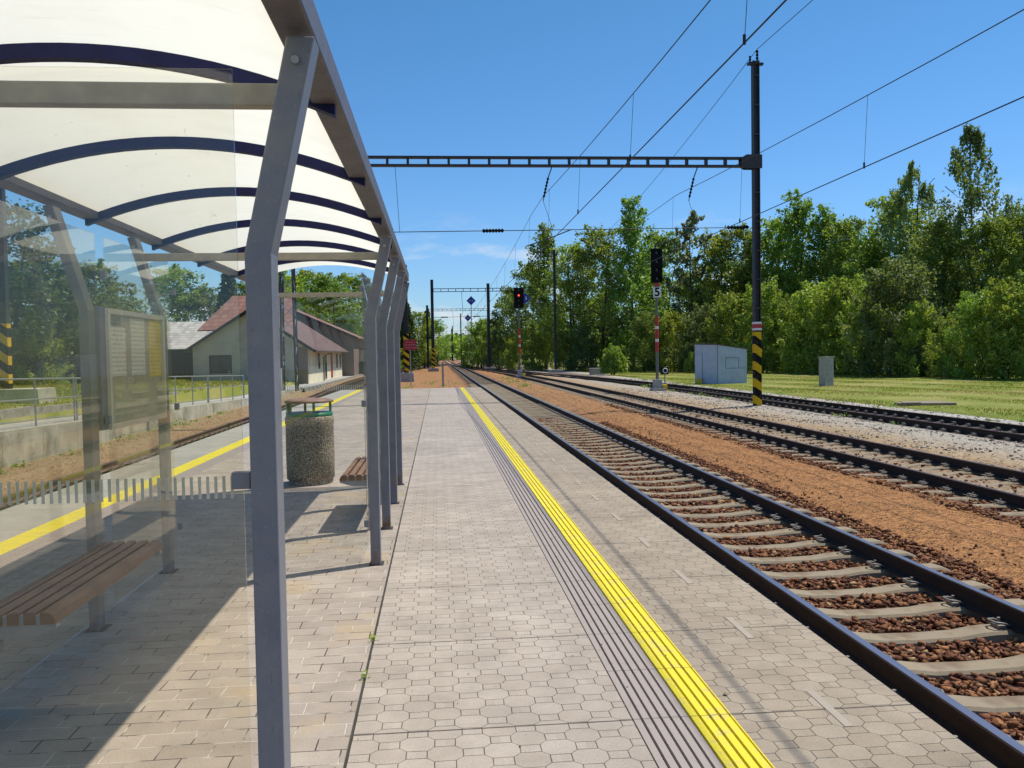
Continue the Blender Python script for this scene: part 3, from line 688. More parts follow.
# ---- benches (slats on two steel brackets)
def bench(label):
    T = thing('bench', label, 'bench', (0, 0, 0), 'slatted wooden benches under the shelter roof')
    zo = .022
    for k in range(5):
        x0 = k * .0735
        b = MB(); w = .052
        if k < 4: poly = [(x0, .468 + zo), (x0 + w, .468 + zo), (x0 + w, .520 + zo), (x0 + w - .006, .526 + zo), (x0 + .006, .526 + zo), (x0, .520 + zo)]
        else: poly = [(x0, .468 + zo), (x0 + .068, .468 + zo), (x0 + .067, .486 + zo), (x0 + .056, .508 + zo), (x0 + .036, .522 + zo), (x0 + .006, .526 + zo), (x0, .520 + zo)]
        b.prism_y(poly, -.028, 1.50); b.build('slat', WOOD, T)
    for y in (-.024, 1.44):
        b = MB(); b.prism_y([(-.035, .40 + zo), (-.035, .467 + zo), (.362, .467 + zo), (.362, .45 + zo), (.25, .412 + zo)], y, y + .04)
        for k in range(4): b.bb(k * .0735 + .0525, k * .0735 + .0730, y, y + .04, .4672 + zo, .512 + zo)
        b.build('bracket', M('bracket_grey', (.30, .30, .30), .5), T)
    return T
B1 = bench('long brown slatted bench behind the glass wall in the left foreground')
index_children()
B2 = copy_tree(B1); B2['label'] = 'shorter-looking brown bench in front of the four posts, beside the round litter bin'
B1.location = (-2.145, PY[1] - .04, 0)
B2.location = (-.62, PY[5] + .04, 0); B2.rotation_euler = (0, 0, math.pi)

# ---- notice board hung on the left posts
NBt = thing('notice_board', 'grey framed timetable board with white and yellow sheets on the shelter side', 'notice board', (-2.085, 5.62, 1.25))
b = MB(); b.bb(-2.164, -2.14, 5.67, 6.76, 1.27, 2.03); b.build('board_panel', 'board_grey', NBt)
b = MB()
for y0, y1, z0, z1 in ((5.655, 6.775, 2.01, 2.045), (5.655, 6.775, 1.255, 1.29), (5.655, 5.69, 1.2902, 2.0098), (6.74, 6.775, 1.2902, 2.0098)): b.bb(-2.164, -2.115, y0, y1, z0, z1)
b.build('board_frame', 'white_paint', NBt, .004)
def sheet_mat(name, c, ink):
    t = NT(name); v = t.co(); s = t.sep(v)
    ln = t.ma('FRACT', t.ma('MULTIPLY', s[2], 34)); f = t.ma('MULTIPLY', t.ma('LESS_THAN', ln, .38), t.mr(t.noise(t.scale(v, (1, 40, 34)), 1, 3), .42, .5, 0, .5))
    t.bsdf(t.mix(f, c, ink), .7); return t.m
PW = sheet_mat('timetable_white', (.88, .86, .80), (.30, .29, .27)); PYL = sheet_mat('timetable_yellow', (.82, .62, .05), (.35, .27, .05)); PHD = sheet_mat('timetable_head', (.22, .25, .27), (.4, .42, .42))
for y0, y1, z0, z1, mt in ((5.71, 6.00, 1.60, 1.93, PW), (5.72, 5.92, 1.94, 2.0, PHD), (6.10, 6.38, 1.60, 2.0, PW), (6.46, 6.73, 1.58, 2.0, PYL)):
    b = MB(); b.bb(-2.1395, -2.136, y0, y1, z0, z1); b.build('timetable_sheet', mt, NBt)
b = MB(); b.bb(-2.17, -2.135, 5.56, 5.653, 1.26, 2.05); b.build('side_bracket', 'grey_paint', NBt, .004)

# ---- litter bin
t = NT('exposed_aggregate'); v = t.co(); vr = t.n('ShaderNodeTexVoronoi'); t.lk(v, vr.inputs['Vector']); vr.inputs['Scale'].default_value = 62
rr = t.sep(vr.outputs['Color'])[0]
c = t.ramp(rr, (0, (.26, .20, .13)), (.3, (.55, .44, .30)), (.6, (.66, .55, .39)), (.85, (.36, .28, .2)), (1, (.75, .66, .52)))
c = t.mix(t.mr(vr.outputs['Distance'], .3, .6, 0, .8), c, (.12, .095, .07)); t.bsdf(c, .85, 0, t.bump(t.ma('SUBTRACT', 1.0, vr.outputs['Distance']), .9, .012), .25); AGG = t.m
LB = thing('litter_bin', 'round exposed-aggregate concrete litter bin with a green steel top', 'litter bin', (-1.75, 11.6, 0))
o = LB.location
b = MB(); b.lathe([(.295, 0), (.30, .035), (.292, .05), (.318, .075), (.322, .40), (.318, .80), (.325, .82), (.325, .90), (.312, .915), (.272, .915), (.262, .80)], o, 36); b.build('concrete_drum', AGG, LB)
b = MB(); b.lathe([(.27, .90), (.312, .90), (.312, .965), (.27, .965)], o, 32); b.build('steel_rim', 'green_paint', LB)
b = MB()
for a in (200, 20, 110, 290):
    q = R(a); x, y = o.x + .285 * math.cos(q), o.y + .285 * math.sin(q)
    b.box((x, y, 1.03), (.03, .12 if a in (200,) else .03, .135), q)
b.prism_x([(o.y - .10, .965), (o.y + .10, .965), (o.y + .18, 1.095), (o.y - .18, 1.095)], o.x - .27, o.x - .255)
b.build('lid_bracket', 'green_paint', LB)
b = MB(); b.lathe([(.30, 1.097), (.325, 1.10), (.33, 1.12), (.27, 1.145), (.02, 1.165)], o, 32); b.build('lid', 'rust_cover', LB)

# ================================================================== left railing
def rz_(y): return zt(y) + 1.19
RAIL = thing('tube_railing', 'galvanised tube railing with mid rail along the retaining wall', 'railing', (-10.25, 12, 0))
for dz, r in ((0, .024), (-.52, .019), (-1.04, .017)):
    b = MB(); b.tube([(-10.25, y, rz_(y) + dz) for y in np.arange(2, 47, 1.5)], r, 8); b.build('rail_tube', 'galvanised', RAIL)
for k in range(19):
    y = 4.0 + k * 2.3
    for dy in ((0, .16) if k % 3 == 0 else (0,)):
        b = MB(); b.tube([(-10.25, y + dy, zt(y) - .02), (-10.25, y + dy, rz_(y))], .024, 8); b.build('railing_post', 'galvanised', RAIL)

# ================================================================== overhead line masts, gantries, wires
def stripe_mat():
    t = NT('hazard_stripes'); s = t.sep(t.co())
    f = t.ma('FRACT', t.ma('DIVIDE', t.ma('ADD', s[2], t.ma('MULTIPLY', s[0], .75)), .655))
    c = t.mix(t.ma('LESS_THAN', f, .5), (.008, .008, .008), (.68, .40, .012))
    c = t.mix(t.mr(t.noise(t.co(), 9, 5), .55, .75, 0, .5), c, (.2, .14, .06)); t.bsdf(c, .75, spec=.15); return t.m
HAZ = stripe_mat()
def hpole(T, x, y, z0, z1, w=.24, d=.26, mat='dark_steel'):
    b = MB()
    b.bb(x - w / 2, x - w / 2 + .03, y - d / 2, y + d / 2, z0, z1); b.bb(x + w / 2 - .03, x + w / 2, y - d / 2, y + d / 2, z0, z1)
    b.bb(x - w / 2 + .0301, x + w / 2 - .0301, y - .02, y + .02, z0, z1)
    for z in np.arange(z0 + .5, z1 - .3, 1.1): b.bb(x - w / 2 + .0302, x + w / 2 - .0302, y - d / 2 + .002, y - .021, z, z + .06)
    for z in (z0 + .35, z1 - .1): b.bb(x - w / 2 + .04, x + w / 2 - .04, y - d / 2 + .004, y + d / 2 - .004, z, z + .08)
    return b.build('mast', mat, T)
def hazard(T, x, y, z0, z1, w=.25, d=.27):
    b = MB(); b.bb(x - w / 2 - .004, x + w / 2 + .004, y - d / 2 - .005, y + d / 2 + .005, z0, z1); o = b.build('hazard_band', HAZ, T, off=(0, 0, 0))
    # keep stripe coordinates local to the band
    me = o.data; cx, cy, cz = x, y, z0
    for vv in me.vertices: vv.co -= Vector((cx, cy, cz))
    o.location = Vector((x, y, z0)) - T.location
    return o
def truss(T, p, q, h=.30, d=.22, panel=.74, mat='dark_steel'):
    p, q = Vector(p), Vector(q); L_ = (q - p).length; u = (q - p) / L_; up = Vector((0, 0, 1)); b = MB()
    for dz in (-h / 2, h / 2): b.bar(p + up * dz, q + up * dz, d, .075)
    n = int(L_ / panel)
    for i in range(n + 1):
        c = p + u * (i * L_ / n); b.box(c, (.09, d * .8, h - .0762))
    return b.build('gantry_beam', mat, T)
def insul(T, p, q, r=.055, n=7):
    p, q = Vector(p), Vector(q); pts = []; rs = []
    for i in range(n * 2 + 1):
        pts.append(p.lerp(q, i / (n * 2))); rs.append(r if i % 2 else r * .45)
    b = MB(); b.tube(pts, rs, 8); return b.build('insulator', 'black', T)
def block(T, x, y, z0, z1, w=.9, d=.9, mat='concrete'):
    b = MB(); b.prism_y([(x - w / 2, z0), (x + w / 2, z0), (x + w / 2 * .94, z1), (x - w / 2 * .94, z1)], y - d / 2, y + d / 2); return b.build('foundation', mat, T, .01)
WM = 'wire'
M('wire', (.03, .026, .024), .5, .4, var=.05, bump=0)

GX, GY = 12.25, 31.4
G1 = thing('overhead_line_gantry', 'tall black steel gantry spanning the tracks, its mast striped yellow and black', 'gantry', (GX, GY, -.45))
hpole(G1, GX, GY, -.5, 12.7)
hazard(G1, GX, GY, -.44, 2.42)
b = MB(); b.bb(GX - .137, GX + .137, GY - .15, GY + .15, 2.48, 2.80); pl = b.build('number_band', 'white_paint', G1)
b = MB(); b.bb(GX - .139, GX + .139, GY - .152, GY + .152, 2.56, 2.72); b.build('red_band', 'red_paint', pl, off=G1.location)
b = MB(); b.bb(GX - .3, GX + .3, GY - .08, GY + .08, 12.55, 12.63); b.build('top_bracket', 'dark_steel', G1)
insul(G1, (GX - .2, GY, 12.62), (GX - .2, GY, 12.9), .055, 3); insul(G1, (GX + .08, GY, 12.62), (GX + .08, GY, 13.12), .06, 4)
BZ = 8.88
truss(G1, (-15.2, GY, BZ - .02), (GX - .45, GY, BZ))
for s_ in (-1, 1):
    b = MB(); b.prism_y([(GX - .62, BZ - .14), (GX - .42, BZ - .25), (GX + .19, BZ - .25), (GX + .19, BZ + .27), (GX - .42, BZ + .27), (GX - .62, BZ + .15)], GY + s_ * .155 - .012, GY + s_ * .155 + .012)
    b.build('gusset_plate', 'dark_steel', G1)
hpole(G1, -15.35, GY, .3, 12.4, .34); hazard(G1, -15.35, GY, .45, 3.1, .35)
block(G1, -14.9, GY, .1, .78, 2.0, 1.4, 'old_concrete')
# suspension insulators and steady span wire
for x, zt2 in ((4.05, 7.2), (9.62, 7.35)):
    b = MB(); b.tube([(x + .35, GY, BZ - .18), (x + .2, GY, 8.3)], .022, 6); b.build('hanger', 'dark_steel', G1)
    insul(G1, (x + .2, GY, 8.3), (x + .02, GY, 7.55), .05, 6)
    b = MB(); b.tube([(x + .02, GY, 7.55), (x, GY, 7.42)], .016, 6); b.tube([(x, GY, 7.42), (x + .35, GY, 6.34)], .008, 5); b.build('steady_drop', 'dark_steel', G1)
b = MB(); b.tube([(-2.2, GY, 6.28), (11.9, GY, 6.42)], .016, 6); b.tube([(-1.42, GY, BZ - .2), (-1.3, GY, 6.29)], .009, 5); b.build('span_wire', WM, G1)
insul(G1, (1.75, GY, 6.32), (2.55, GY, 6.33), .085, 7); insul(G1, (11.1, GY, 6.415), (11.95, GY, 6.425), .085, 7)
for x, c in ((3.4, 1), (8.3, 1)):
    b = MB(); b.tube([(x + c * 1.7, GY, 6.36), (x + c * .9, GY, 6.05), (x, GY, 5.33 if False else 5.75)], .022, 6); b.build('registration_arm', 'dark_steel', G1)
block(G1, GX, GY, -.6, -.42, .7, .7)

def overhead(label, ax, y0, y1, zc, supports, zm, sag=1.0, r=.0095, mdx=.08, d0=10., dd=6.1):
    T = thing('overhead_line', label, 'overhead wire', (ax(y0), y0, zc))
    b = MB(); ysx = list(np.arange(y0, y1, 4.0)); b.tube([(ax(y), y, zc) for y in ysx], r * 1.15, 6); b.build('contact_wire', WM, T)
    def mz(y):
        for a, c in zip(supports[:-1], supports[1:]):
            if a <= y <= c:
                u = (y - a) / (c - a); return zm - sag * 4 * u * (1 - u)
        return zm
    b = MB(); b.tube([(ax(y) + mdx, y, mz(y)) for y in ysx], r, 6); b.build('messenger_wire', WM, T)
    y = d0 - int((d0 - y0) / dd) * dd
    while y < min(y1, 130):
        b = MB(); b.tube([(ax(y), y, zc), (ax(y) + mdx, y, mz(y))], .0045, 4); b.tube([(ax(y), y, zc - .02), (ax(y), y, zc + .10)], .02, 5); b.build('dropper', WM, T); y += dd
    return T
SUP = [-42, GY, 121, 190, 260, 330, 400]
o1 = lambda y: 3.74 + .05 * math.sin(y * .06)
o2 = lambda y: ax2(y) + .15
overhead('contact and carrying wire high above the track at the platform edge', o1, -6, 400, 5.42, SUP, 7.42, 1.1)
overhead('contact and carrying wire above the second track, passing under the gantry near its mast', o2, -2, 186, 5.36, SUP, 7.45, 1.0, d0=16.4, dd=7.0)
T = thing('feeder_cable', 'single feeder cable strung over the top of the black gantry mast', 'cable', (GX, GY, 13.1))
b = MB(); b.tube([(GX + .08 if abs(y - GY) < 1 else GX + .08 + .03 * max(0, y - GY), y, 13.15 - (.5 if y < GY else 2.2) * 4 * u * (1 - u)) for y, u in [(-38 + 69.4 * i / 16, i / 16) for i in range(17)] + [(GY + 89.6 * i / 20, i / 20) for i in range(1, 21)]], .012, 6); b.build('cable', WM, T)

# gantry 2 and 3 further down the line, with single masts between
def far_gantry(label, y, xl, xr, zb, ztop, zbase, haz=True, over=0):
    T = thing('overhead_line_gantry', label, 'gantry', (xl, y, zbase))
    hpole(T, xl, y, zbase, ztop, .42, .4); hpole(T, xr, y, zbase, ztop - .6, .42, .4)
    truss(T, (xl + .21, y, zb), (xr + over, y, zb), .42, .3, 1.0)
    block(T, xl, y, zbase - .6, zbase + .35, 1.6, 1.6); block(T, xr, y, zbase - .6, zbase + .35, 1.6, 1.6)
    if haz: hazard(T, xl, y, zbase + .36, zbase + 3.2, .43, .41)
    b = MB(); b.tube([(xl, y, 7.2), (xr, y, 7.3)], .03, 5); b.build('span_wire', WM, T)
    insul(T, (xl + 1.2, y, 7.21), (xl + 2.2, y, 7.22), .11, 6); insul(T, (xr - 2.2, y, 7.28), (xr - 1.2, y, 7.29), .11, 6)
    b = MB(); b.tube([(3.6, y, zb - .25), (3.75, y, 8.0), (3.56, y, 7.4)], .03, 5); b.build('hanger', 'dark_steel', T)
    return T
far_gantry('middle gantry of three over the tracks, its left mast striped on a block', 121, -.62, 7.42, 11.08, 12.6, -.40, True, 6)
far_gantry('farthest and palest gantry, seen small beneath the middle one', 190, -1.95, 11.5, 12.0, 12.4, .2, False)
def lone_mast(label, x, y, z0, z1, w=.3, haz=False, blk=None):
    T = thing('overhead_line_mast', label, 'mast', (x, y, z0)); hpole(T, x, y, z0, z1, w, w)
    if haz: hazard(T, x, y, z0 + .15, z0 + 3.4, w + .02, w + .02)
    if blk: block(T, x, y, z0 - .75, z0 + .02, blk, blk)
    return T
m_ = lone_mast('black mast on a dark concrete block right behind the red sign', -2.72, 74, .25, 9.66, .42, True, 1.3)
b = MB()
for a, c in (((-.5, 0), (0, 0)), ((.5, 0), (0, 0))): b.bar((-2.72 + a[0], 74 - .25, .26), (-2.72 + c[0], 74 - .25, .95), .08, .08)
b.build('foot_brace', 'dark_steel', m_)
lone_mast('thin dark mast among the conifers left of the tracks', -1.57, 140, -.4, 10.1, .36)
lone_mast('slim grey mast with a concrete foot standing before the trees beside the red-lit signal', 14.1, 100, -.2, 14.1, .3, False, 1.9)
lone_mast('far mast with a short arm, right of the vanishing rails', 6.05, 215, -.2, 12.4, .3, False, 1.8)
lone_mast('tiny far mast nearest the vanishing point of the rails', 4.9, 270, -.2, 11.2, .32)
lone_mast('tiny far mast between two others down the line', 5.3, 310, -.2, 11.6, .34)
def diamond(label, x, y, z0, z1, s):
    T = thing('diamond_sign', label, 'sign', (x, y, z0))
    b = MB(); b.tube([(x, y, z0), (x, y, z1)], .09, 8); b.build('sign_pole', 'galvanised', T)
    b = MB(); P = [(x - s, z1), (x, z1 - s), (x + s, z1), (x, z1 + s)]; b.prism_y(P, y - .16, y - .11); f = b.build('sign_plate', 'blue_sign', T)
    b = MB(); q = .14 * s / .9
    b.bb(x - q * 2.6, x - q, y - .17, y - .162, z1 - q * .5, z1 + q * .5); b.bb(x + q, x + q * 2.6, y - .17, y - .162, z1 - q * .5, z1 + q * .5); b.build('white_mark', 'white_paint', f, off=T.location)
    return T
diamond('larger blue diamond sign on a tall thin pole in front of the far gantry', 6.95, 170, -.1, 12.7, .95)
diamond('smaller dark diamond sign lower down the line', 8.45, 230, -.1, 11.9, .95)

# ================================================================== signals
def signal(label, x, y, z0, zhead0, zhead1, w, lit=None, plate=None):
    T = thing('railway_signal', label, 'signal', (x, y, z0))
    b = MB(); b.tube([(x, y, z0), (x, y, zhead1 - .2)], .085, 10); b.build('signal_post', M('post_grey', (.16, .15, .14), .5, .2), T)
    b = MB()
    zb0, zb1 = z0 + 2.15, zhead0 - 1.85 if zhead0 - z0 > 5 else zhead0 - 1.3
    H = zb1 - zb0; n = 5
    for k in range(n):
        hgt = H * (.28 if k % 2 == 0 else .08); zz = zb0 + H * (0, .28, .36, .64, .72)[k]
        b.tube([(x, y, zz), (x, y, zz + hgt)], .098, 10, k % 2)
    b.build('post_bands', ['red_paint', 'white_paint'], T)
    b = MB(); b.bb(x - w / 2, x + w / 2, y - .14, y - .10, zhead0, zhead1); b.bb(x - w / 2 + .06, x + w / 2 - .06, y - .099, y + .12, zhead0 + .06, zhead1 - .06); hd = b.build('signal_head', 'black', T, .015)
    n = 4 if zhead1 - zhead0 > 1.7 else 3
    for k in range(n):
        zc_ = zhead1 - (k + .5) * (zhead1 - zhead0) / n
        V = []
        b = MB(); m2 = 10
        for rr_, yy in ((.11, y - .14), (.11, y - .36)):
            for q in range(m2 + 1):
                a = math.pi * (-.1 + 1.2 * q / m2); V.append((x + rr_ * math.cos(a), yy, zc_ + rr_ * math.sin(a)))
        b.add(V, [(q, q + 1, m2 + 2 + q, m2 + 1 + q) for q in range(m2)], 0, True); b.build('lamp_hood', 'black', hd, off=T.location)
        b = MB(); b.tube([(x, y - .142, zc_), (x, y - .155, zc_)], .085, 12); b.build('lens', LIT if k == lit else 'glass_dark', hd, off=T.location)
    block(T, x, y, z0 - .15, z0 + .12, .75, .75); b = MB(); b.bb(x - .22, x + .22, y - .22, y + .22, z0 + .12, z0 + .62); b.build('base_box', 'concrete', T, .02)
    b = MB(); b.bb(x + .25, x + .5, y - .3, y + .1, z0 + .0, z0 + .32); b.build('junction_box', 'yellow_paint', T, .02)
    # ladder rungs behind
    b = MB()
    for zz in np.arange(z0 + 3.8, zhead0, .35): b.bar((x - .02, y + .12, zz), (x + .22, y + .12, zz), .02, .02)
    b.build('climbing_rungs', 'dark_steel', T)
    return T
t = NT('signal_lamp_lit'); p = t.bsdf((.6, .03, .02), .4); p.inputs['Emission Color'].default_value = (1, .06, .03, 1); p.inputs['Emission Strength'].default_value = 2.2; LIT = t.m
S5 = signal('tall light signal numbered 5 on a red and white banded post', 12.2, 46, -.42, 5.55, 7.45, .66, None)
b = MB(); b.bb(11.98, 12.42, 45.84, 45.87, 4.74, 5.32); pl = b.build('number_plate', 'white_paint', S5, .004)
cu = bpy.data.curves.new('digit', 'FONT'); cu.body = '5'; cu.size = .66; cu.align_x = 'CENTER'; cu.align_y = 'CENTER'; cu.extrude = .004; cu.offset = .014
cu.materials.append(MAT['black']); tmp = bpy.data.objects.new('digit', cu); COL.objects.link(tmp); bpy.context.view_layer.update(); dme = bpy.data.meshes.new_from_object(tmp); bpy.data.objects.remove(tmp); dg = bpy.data.objects.new('digit', dme); COL.objects.link(dg); dg.parent = pl; dg.location = Vector((12.2, 45.83, 5.02)) - S5.location; dg.rotation_euler = (R(90), 0, 0)
b = MB(); b.bb(12.06, 12.36, 45.85, 45.88, 5.36, 5.52); b.build('name_plate', 'red_paint', S5)
S2 = signal('smaller light signal showing a red lamp, with a blue diamond plate behind', 7.5, 76.8, -.36, 5.95, 7.8, .92, 1)
b = MB(); b.prism_y([(7.6, 6.85), (8.12, 6.33), (8.64, 6.85), (8.12, 7.37)], 76.95, 77.0); pl = b.build('diamond_plate', 'blue_sign', S2)
b = MB(); b.bb(8.15, 8.25, 76.93, 76.945, 6.70, 7.0); b.build('white_mark', 'white_paint', pl, off=S2.location)
b = MB(); b.bar((7.0, 77, 5.35), (8.2, 77, 5.35), .05, .05); b.build('platform_step', 'galvanised', S2)
# dwarf points indicator
DW = thing('points_indicator', 'small square black points lantern with a white ring, low behind the numbered signal', 'indicator', (15.1, 55, -.45))
b = MB(); b.tube([(15.1, 55, -.5), (15.1, 55, .25)], .04, 8); b.build('stem', 'galvanised', DW)
b = MB(); b.bb(14.85, 15.35, 54.9, 55.2, .22, .72); hd = b.build('lantern', 'black', DW, .02)
b = MB(); b.tube([(15.1 + .15 * math.cos(a), 54.89, .47 + .15 * math.sin(a)) for a in np.linspace(0, 2 * math.pi, 17)], .035, 6, 0, False); b.build('white_ring', 'white_paint', hd, off=DW.location)

# ================================================================== red sign, stub post
RS = thing('warning_sign', 'red board with pale lettering on a thin post at the platform end', 'sign', (-1.98, 62, -.45))
b = MB(); b.tube([(-1.98, 62, -.5), (-1.98, 62, 2.85)], .035, 8); b.build('sign_post', 'galvanised', RS)
b = MB(); b.bb(-2.46, -1.50, 61.93, 61.96, 2.16, 2.92); sb = b.build('sign_board', 'sign_red', RS, .004)
b = MB()
for zz, x0, x1 in ((2.74, -2.28, -1.68), (2.54, -2.36, -1.58), (2.33, -2.36, -1.58)):
    x = x0
    while x < x1:
        w = random.choice((.05, .06, .075)); b.bb(x, x + w * .7, 61.924, 61.929, zz - .035, zz + .035); x += w + (.05 if random.random() < .2 else .0)
M('sign_pale', (.50, .22, .22), .5); b.build('lettering', 'sign_pale', sb, off=RS.location)
ST = MB(); ST.bb(.28, .42, 59.9, 60.06, -.5, 1.25); tag(ST.build('marker_post', 'concrete', None, .01), 'short square grey marker post standing in the orange gravel past the platform end', 'post')

# ================================================================== hut, cabinet, slab, box on the right
HT = thing('metal_hut', 'pale blue sheet metal hut with a sloping roof by the outer track', 'hut', (18.5, 54.6, -.5), rz=R(0))
def wallpoly(pts, off_, h0, h1): pass
A, Bc, Cc = Vector((17.35, 55.6, 0)), Vector((18.52, 54.5, 0)), Vector((20.75, 55.0, 0)); D = A + (Cc - Bc)
za, zb_, zc2, zd = 2.18, 2.12, 1.80, 1.86
def wpanel(p, q, z0p, z0q, name, mat, th=.04, parent=None, zb=-.5):
    b = MB(); u = (q - p).normalized(); n = Vector((u.y, -u.x, 0)) * th
    V = [(*p.xy, zb), (*q.xy, zb), (*q.xy, z0q), (*p.xy, z0p)]; V2 = [(x - n.x, y - n.y, z) for x, y, z in V]
    b.add(V + V2, [(0, 1, 2, 3), (7, 6, 5, 4), (0, 4, 5, 1), (1, 5, 6, 2), (2, 6, 7, 3), (3, 7, 4, 0)]); return b.build(name, mat, parent or HT)
wpanel(A, Bc, za, zb_, 'wall', 'hut_blue'); wpanel(Bc, Cc, zb_, zc2, 'wall', 'hut_blue'); wpanel(Cc, D, zc2, zd, 'wall', 'hut_blue'); wpanel(D, A, zd, za, 'wall', 'hut_blue')
ov = .10
b = MB(); Q = [Vector((*A.xy, za)), Vector((*Bc.xy, zb_)), Vector((*Cc.xy, zc2)), Vector((*D.xy, zd))]; ce = sum(Q, Vector()) / 4
Q = [ce + (q - ce) * 1.07 + Vector((0, 0, .012)) for q in Q]
b.add([tuple(q) for q in Q] + [(q.x, q.y, q.z + .05) for q in Q], [(0, 1, 2, 3), (7, 6, 5, 4), (0, 4, 5, 1), (1, 5, 6, 2), (2, 6, 7, 3), (3, 7, 4, 0)]); b.build('roof', 'gutter', HT)
nl = Vector(((Bc - A).normalized().y, -(Bc - A).normalized().x, 0)); nf = Vector(((Cc - Bc).normalized().y, -(Cc - Bc).normalized().x, 0))
lp = lambda p, q, t_, n, d=.008: p.lerp(q, t_) + n * d
M('hut_seam', (.20, .22, .28), .6); M('hut_shutter', (.43, .47, .58), .5)
b = MB()
def vline(p, z0, z1, w=.035): b.box((p.x, p.y, (z0 + z1) / 2), (w, w, z1 - z0))
vline(lp(A, Bc, .34, nl), -.3, 1.6); b.build('door_gap', 'hut_seam', HT)
b = MB(); vline(lp(Bc, Cc, .012, nf), -.5, zb_ - .03, .05); b.build('corner_seam', 'hut_seam', HT)
b = MB(); p0, p1 = lp(Bc, Cc, .28, nf, .012), lp(Bc, Cc, .72, nf, .012)
for z in (.55, 1.25): b.bar((p0.x, p0.y, z), (p1.x, p1.y, z), .02, .03)
b.bar((p1.x, p1.y, .55), (lp(Bc, Cc, .98, nf, .012).x, lp(Bc, Cc, .98, nf, .012).y, .555), .02, .03)
for p_ in (p0, p1): vline(p_, .57, 1.235, .02)
b.build('hatch_frame', 'hut_seam', HT)
b = MB(); b.bb(17.3, 17.62, 54.95, 55.25, -.5, -.1); b.build('foot_box', 'yellow_paint', HT, .02)
for k in range(9):
    b = MB(); p_ = lp(Bc, Cc, .1 + k * .1, nf, .004); vline(p_, -.5, zb_ - .36 * (.1 + k * .1) - .05, .012); b.build('panel_rib', 'hut_shutter', HT)

CB = thing('concrete_cabinet', 'grey concrete cabinet standing alone on the mown grass', 'cabinet', (23.4, 48.9, -.5))
b = MB(); b.box((23.38, 48.9, .35), (.72, .5, 1.72), R(24)); b.build('cabinet_body', M('cab', (.40, .36, .33), .8, dirt=((.25, .2, .17), .5)), CB, .02)
b = MB(); b.box((23.38, 48.9, 1.235), (.80, .58, .06), R(24)); b.build('cabinet_lid', 'concrete', CB, .01)
rot = Matrix.Rotation(R(24), 3, 'Z'); c_ = Vector((23.38, 48.9, .35))
b = MB(); b.box(c_ + rot @ Vector((-.02, -.255, .05)), (.5, .012, 1.3), R(24)); b.build('cabinet_door', 'concrete', CB, .004)
b = MB(); b.box((18.4, 30.4, -.42), (2.0, .9, .10), R(-8)); b.box((18.9, 31.3, -.43), (1.5, .8, .07), R(-2)); b.box((17.7, 30.1, -.37), (.7, .14, .06), R(-8))
tag(b.build('concrete_slab', M('slab_brown', (.24, .19, .13), .9), None, .015), 'broken flat slab lying in the grass by the outer track', 'slab')
b = MB(); b.box((14.9 + 1.2, 84, -.18), (1.5, .9, .62)); b.box((16.1, 84, .16), (1.62, 1.0, .07))
tag(b.build('cable_pit', 'concrete', None, .015), 'low concrete cable pit on the grass next to the round bush', 'pit')

# ================================================================== station buildings on the left
def roof_mat(name, a, b_, row=.33, tilew=.22, axis=1):
    t = NT(name); v = t.pos(); s = t.sep(v)
    r = t.ma('DIVIDE', s[2], row * .45); col_ = t.ma('DIVIDE', s[0] if axis else s[1], tilew)
    fr = t.ma('FRACT', r); cell = t.comb(t.ma('FLOOR', col_), t.ma('FLOOR', r), 0.0)
    wn = t.n('ShaderNodeTexWhiteNoise', noise_dimensions='3D'); t.lk(cell, wn.inputs[0])
    c = t.mix(wn.outputs['Value'], a, b_); c = t.mix(t.mr(fr, .0, .2, .7, 0), c, tuple(x * .3 for x in a))
    c = t.mix(t.mr(t.noise(v, .9, 5), .5, .75, 0, .4), c, tuple(x * .6 for x in a))
    t.bsdf(c, .8, 0, t.bump(fr, .6, .05), .25); return t.m
TILE = roof_mat('roof_tiles_red', (.19, .085, .065), (.28, .14, .105), .95); TILE2 = roof_mat('roof_sheet_brown', (.13, .08, .072), (.18, .11, .10), .5, .3, 0)
GREYR = roof_mat('roof_grey_scalloped', (.33, .31, .29), (.52, .49, .45), .6, .45)
BD = thing('station_building', 'low cream station building whose grey gable end faces the tracks', 'building', (-15.3, 71, -.3))
x0, x1, y0, y1, zb, ze, zr, xr_ = -20.0, -10.75, 71.0, 96.0, -.5, 2.75, 5.75, -15.3
b = MB(); b.prism_y([(x0, zb), (x1 - .004, zb), (x1 - .004, ze), (xr_, zr - .12), (x0, ze)], y0, y0 + .3); gw = b.build('gable_wall', 'wall_grey', BD)
b = MB(); b.bb(x1 - .3, x1, y0 + .301, y1, zb, ze); sw = b.build('side_wall', 'wall_cream', BD)
b = MB(); b.bb(x0, x0 + .3, y0 + .301, y1, zb, ze); b.bb(x0 + .301, x1 - .301, y1 - .3, y1, zb, ze); b.build('back_wall', 'wall_grey', BD)
b = MB(); b.bb(x1 - .9, x1 + .006, y0 - .012, y0 + .004, zb, ze - .1); b.build('corner_pilaster', 'wall_brown', BD)
def slope(p, q, th, name, mat, parent): # two edges of a roof plane p=(a,b) q=(c,d)
    b = MB(); V = [p[0], p[1], q[1], q[0]]; b.add([tuple(v_) for v_ in V] + [(v_[0], v_[1], v_[2] + th) for v_ in V], [(0, 1, 2, 3), (7, 6, 5, 4), (0, 4, 5, 1), (1, 5, 6, 2), (2, 6, 7, 3), (3, 7, 4, 0)])
    return b.build(name, mat, parent)
k = (zr - ze) / (x1 - xr_)
slope(((xr_, y0 - .6, zr), (xr_, y1 + .4, zr)), ((x1 + .7, y0 - .6, ze - k * .7), (x1 + .7, y1 + .4, ze - k * .7)), .10, 'roof', TILE2, BD)
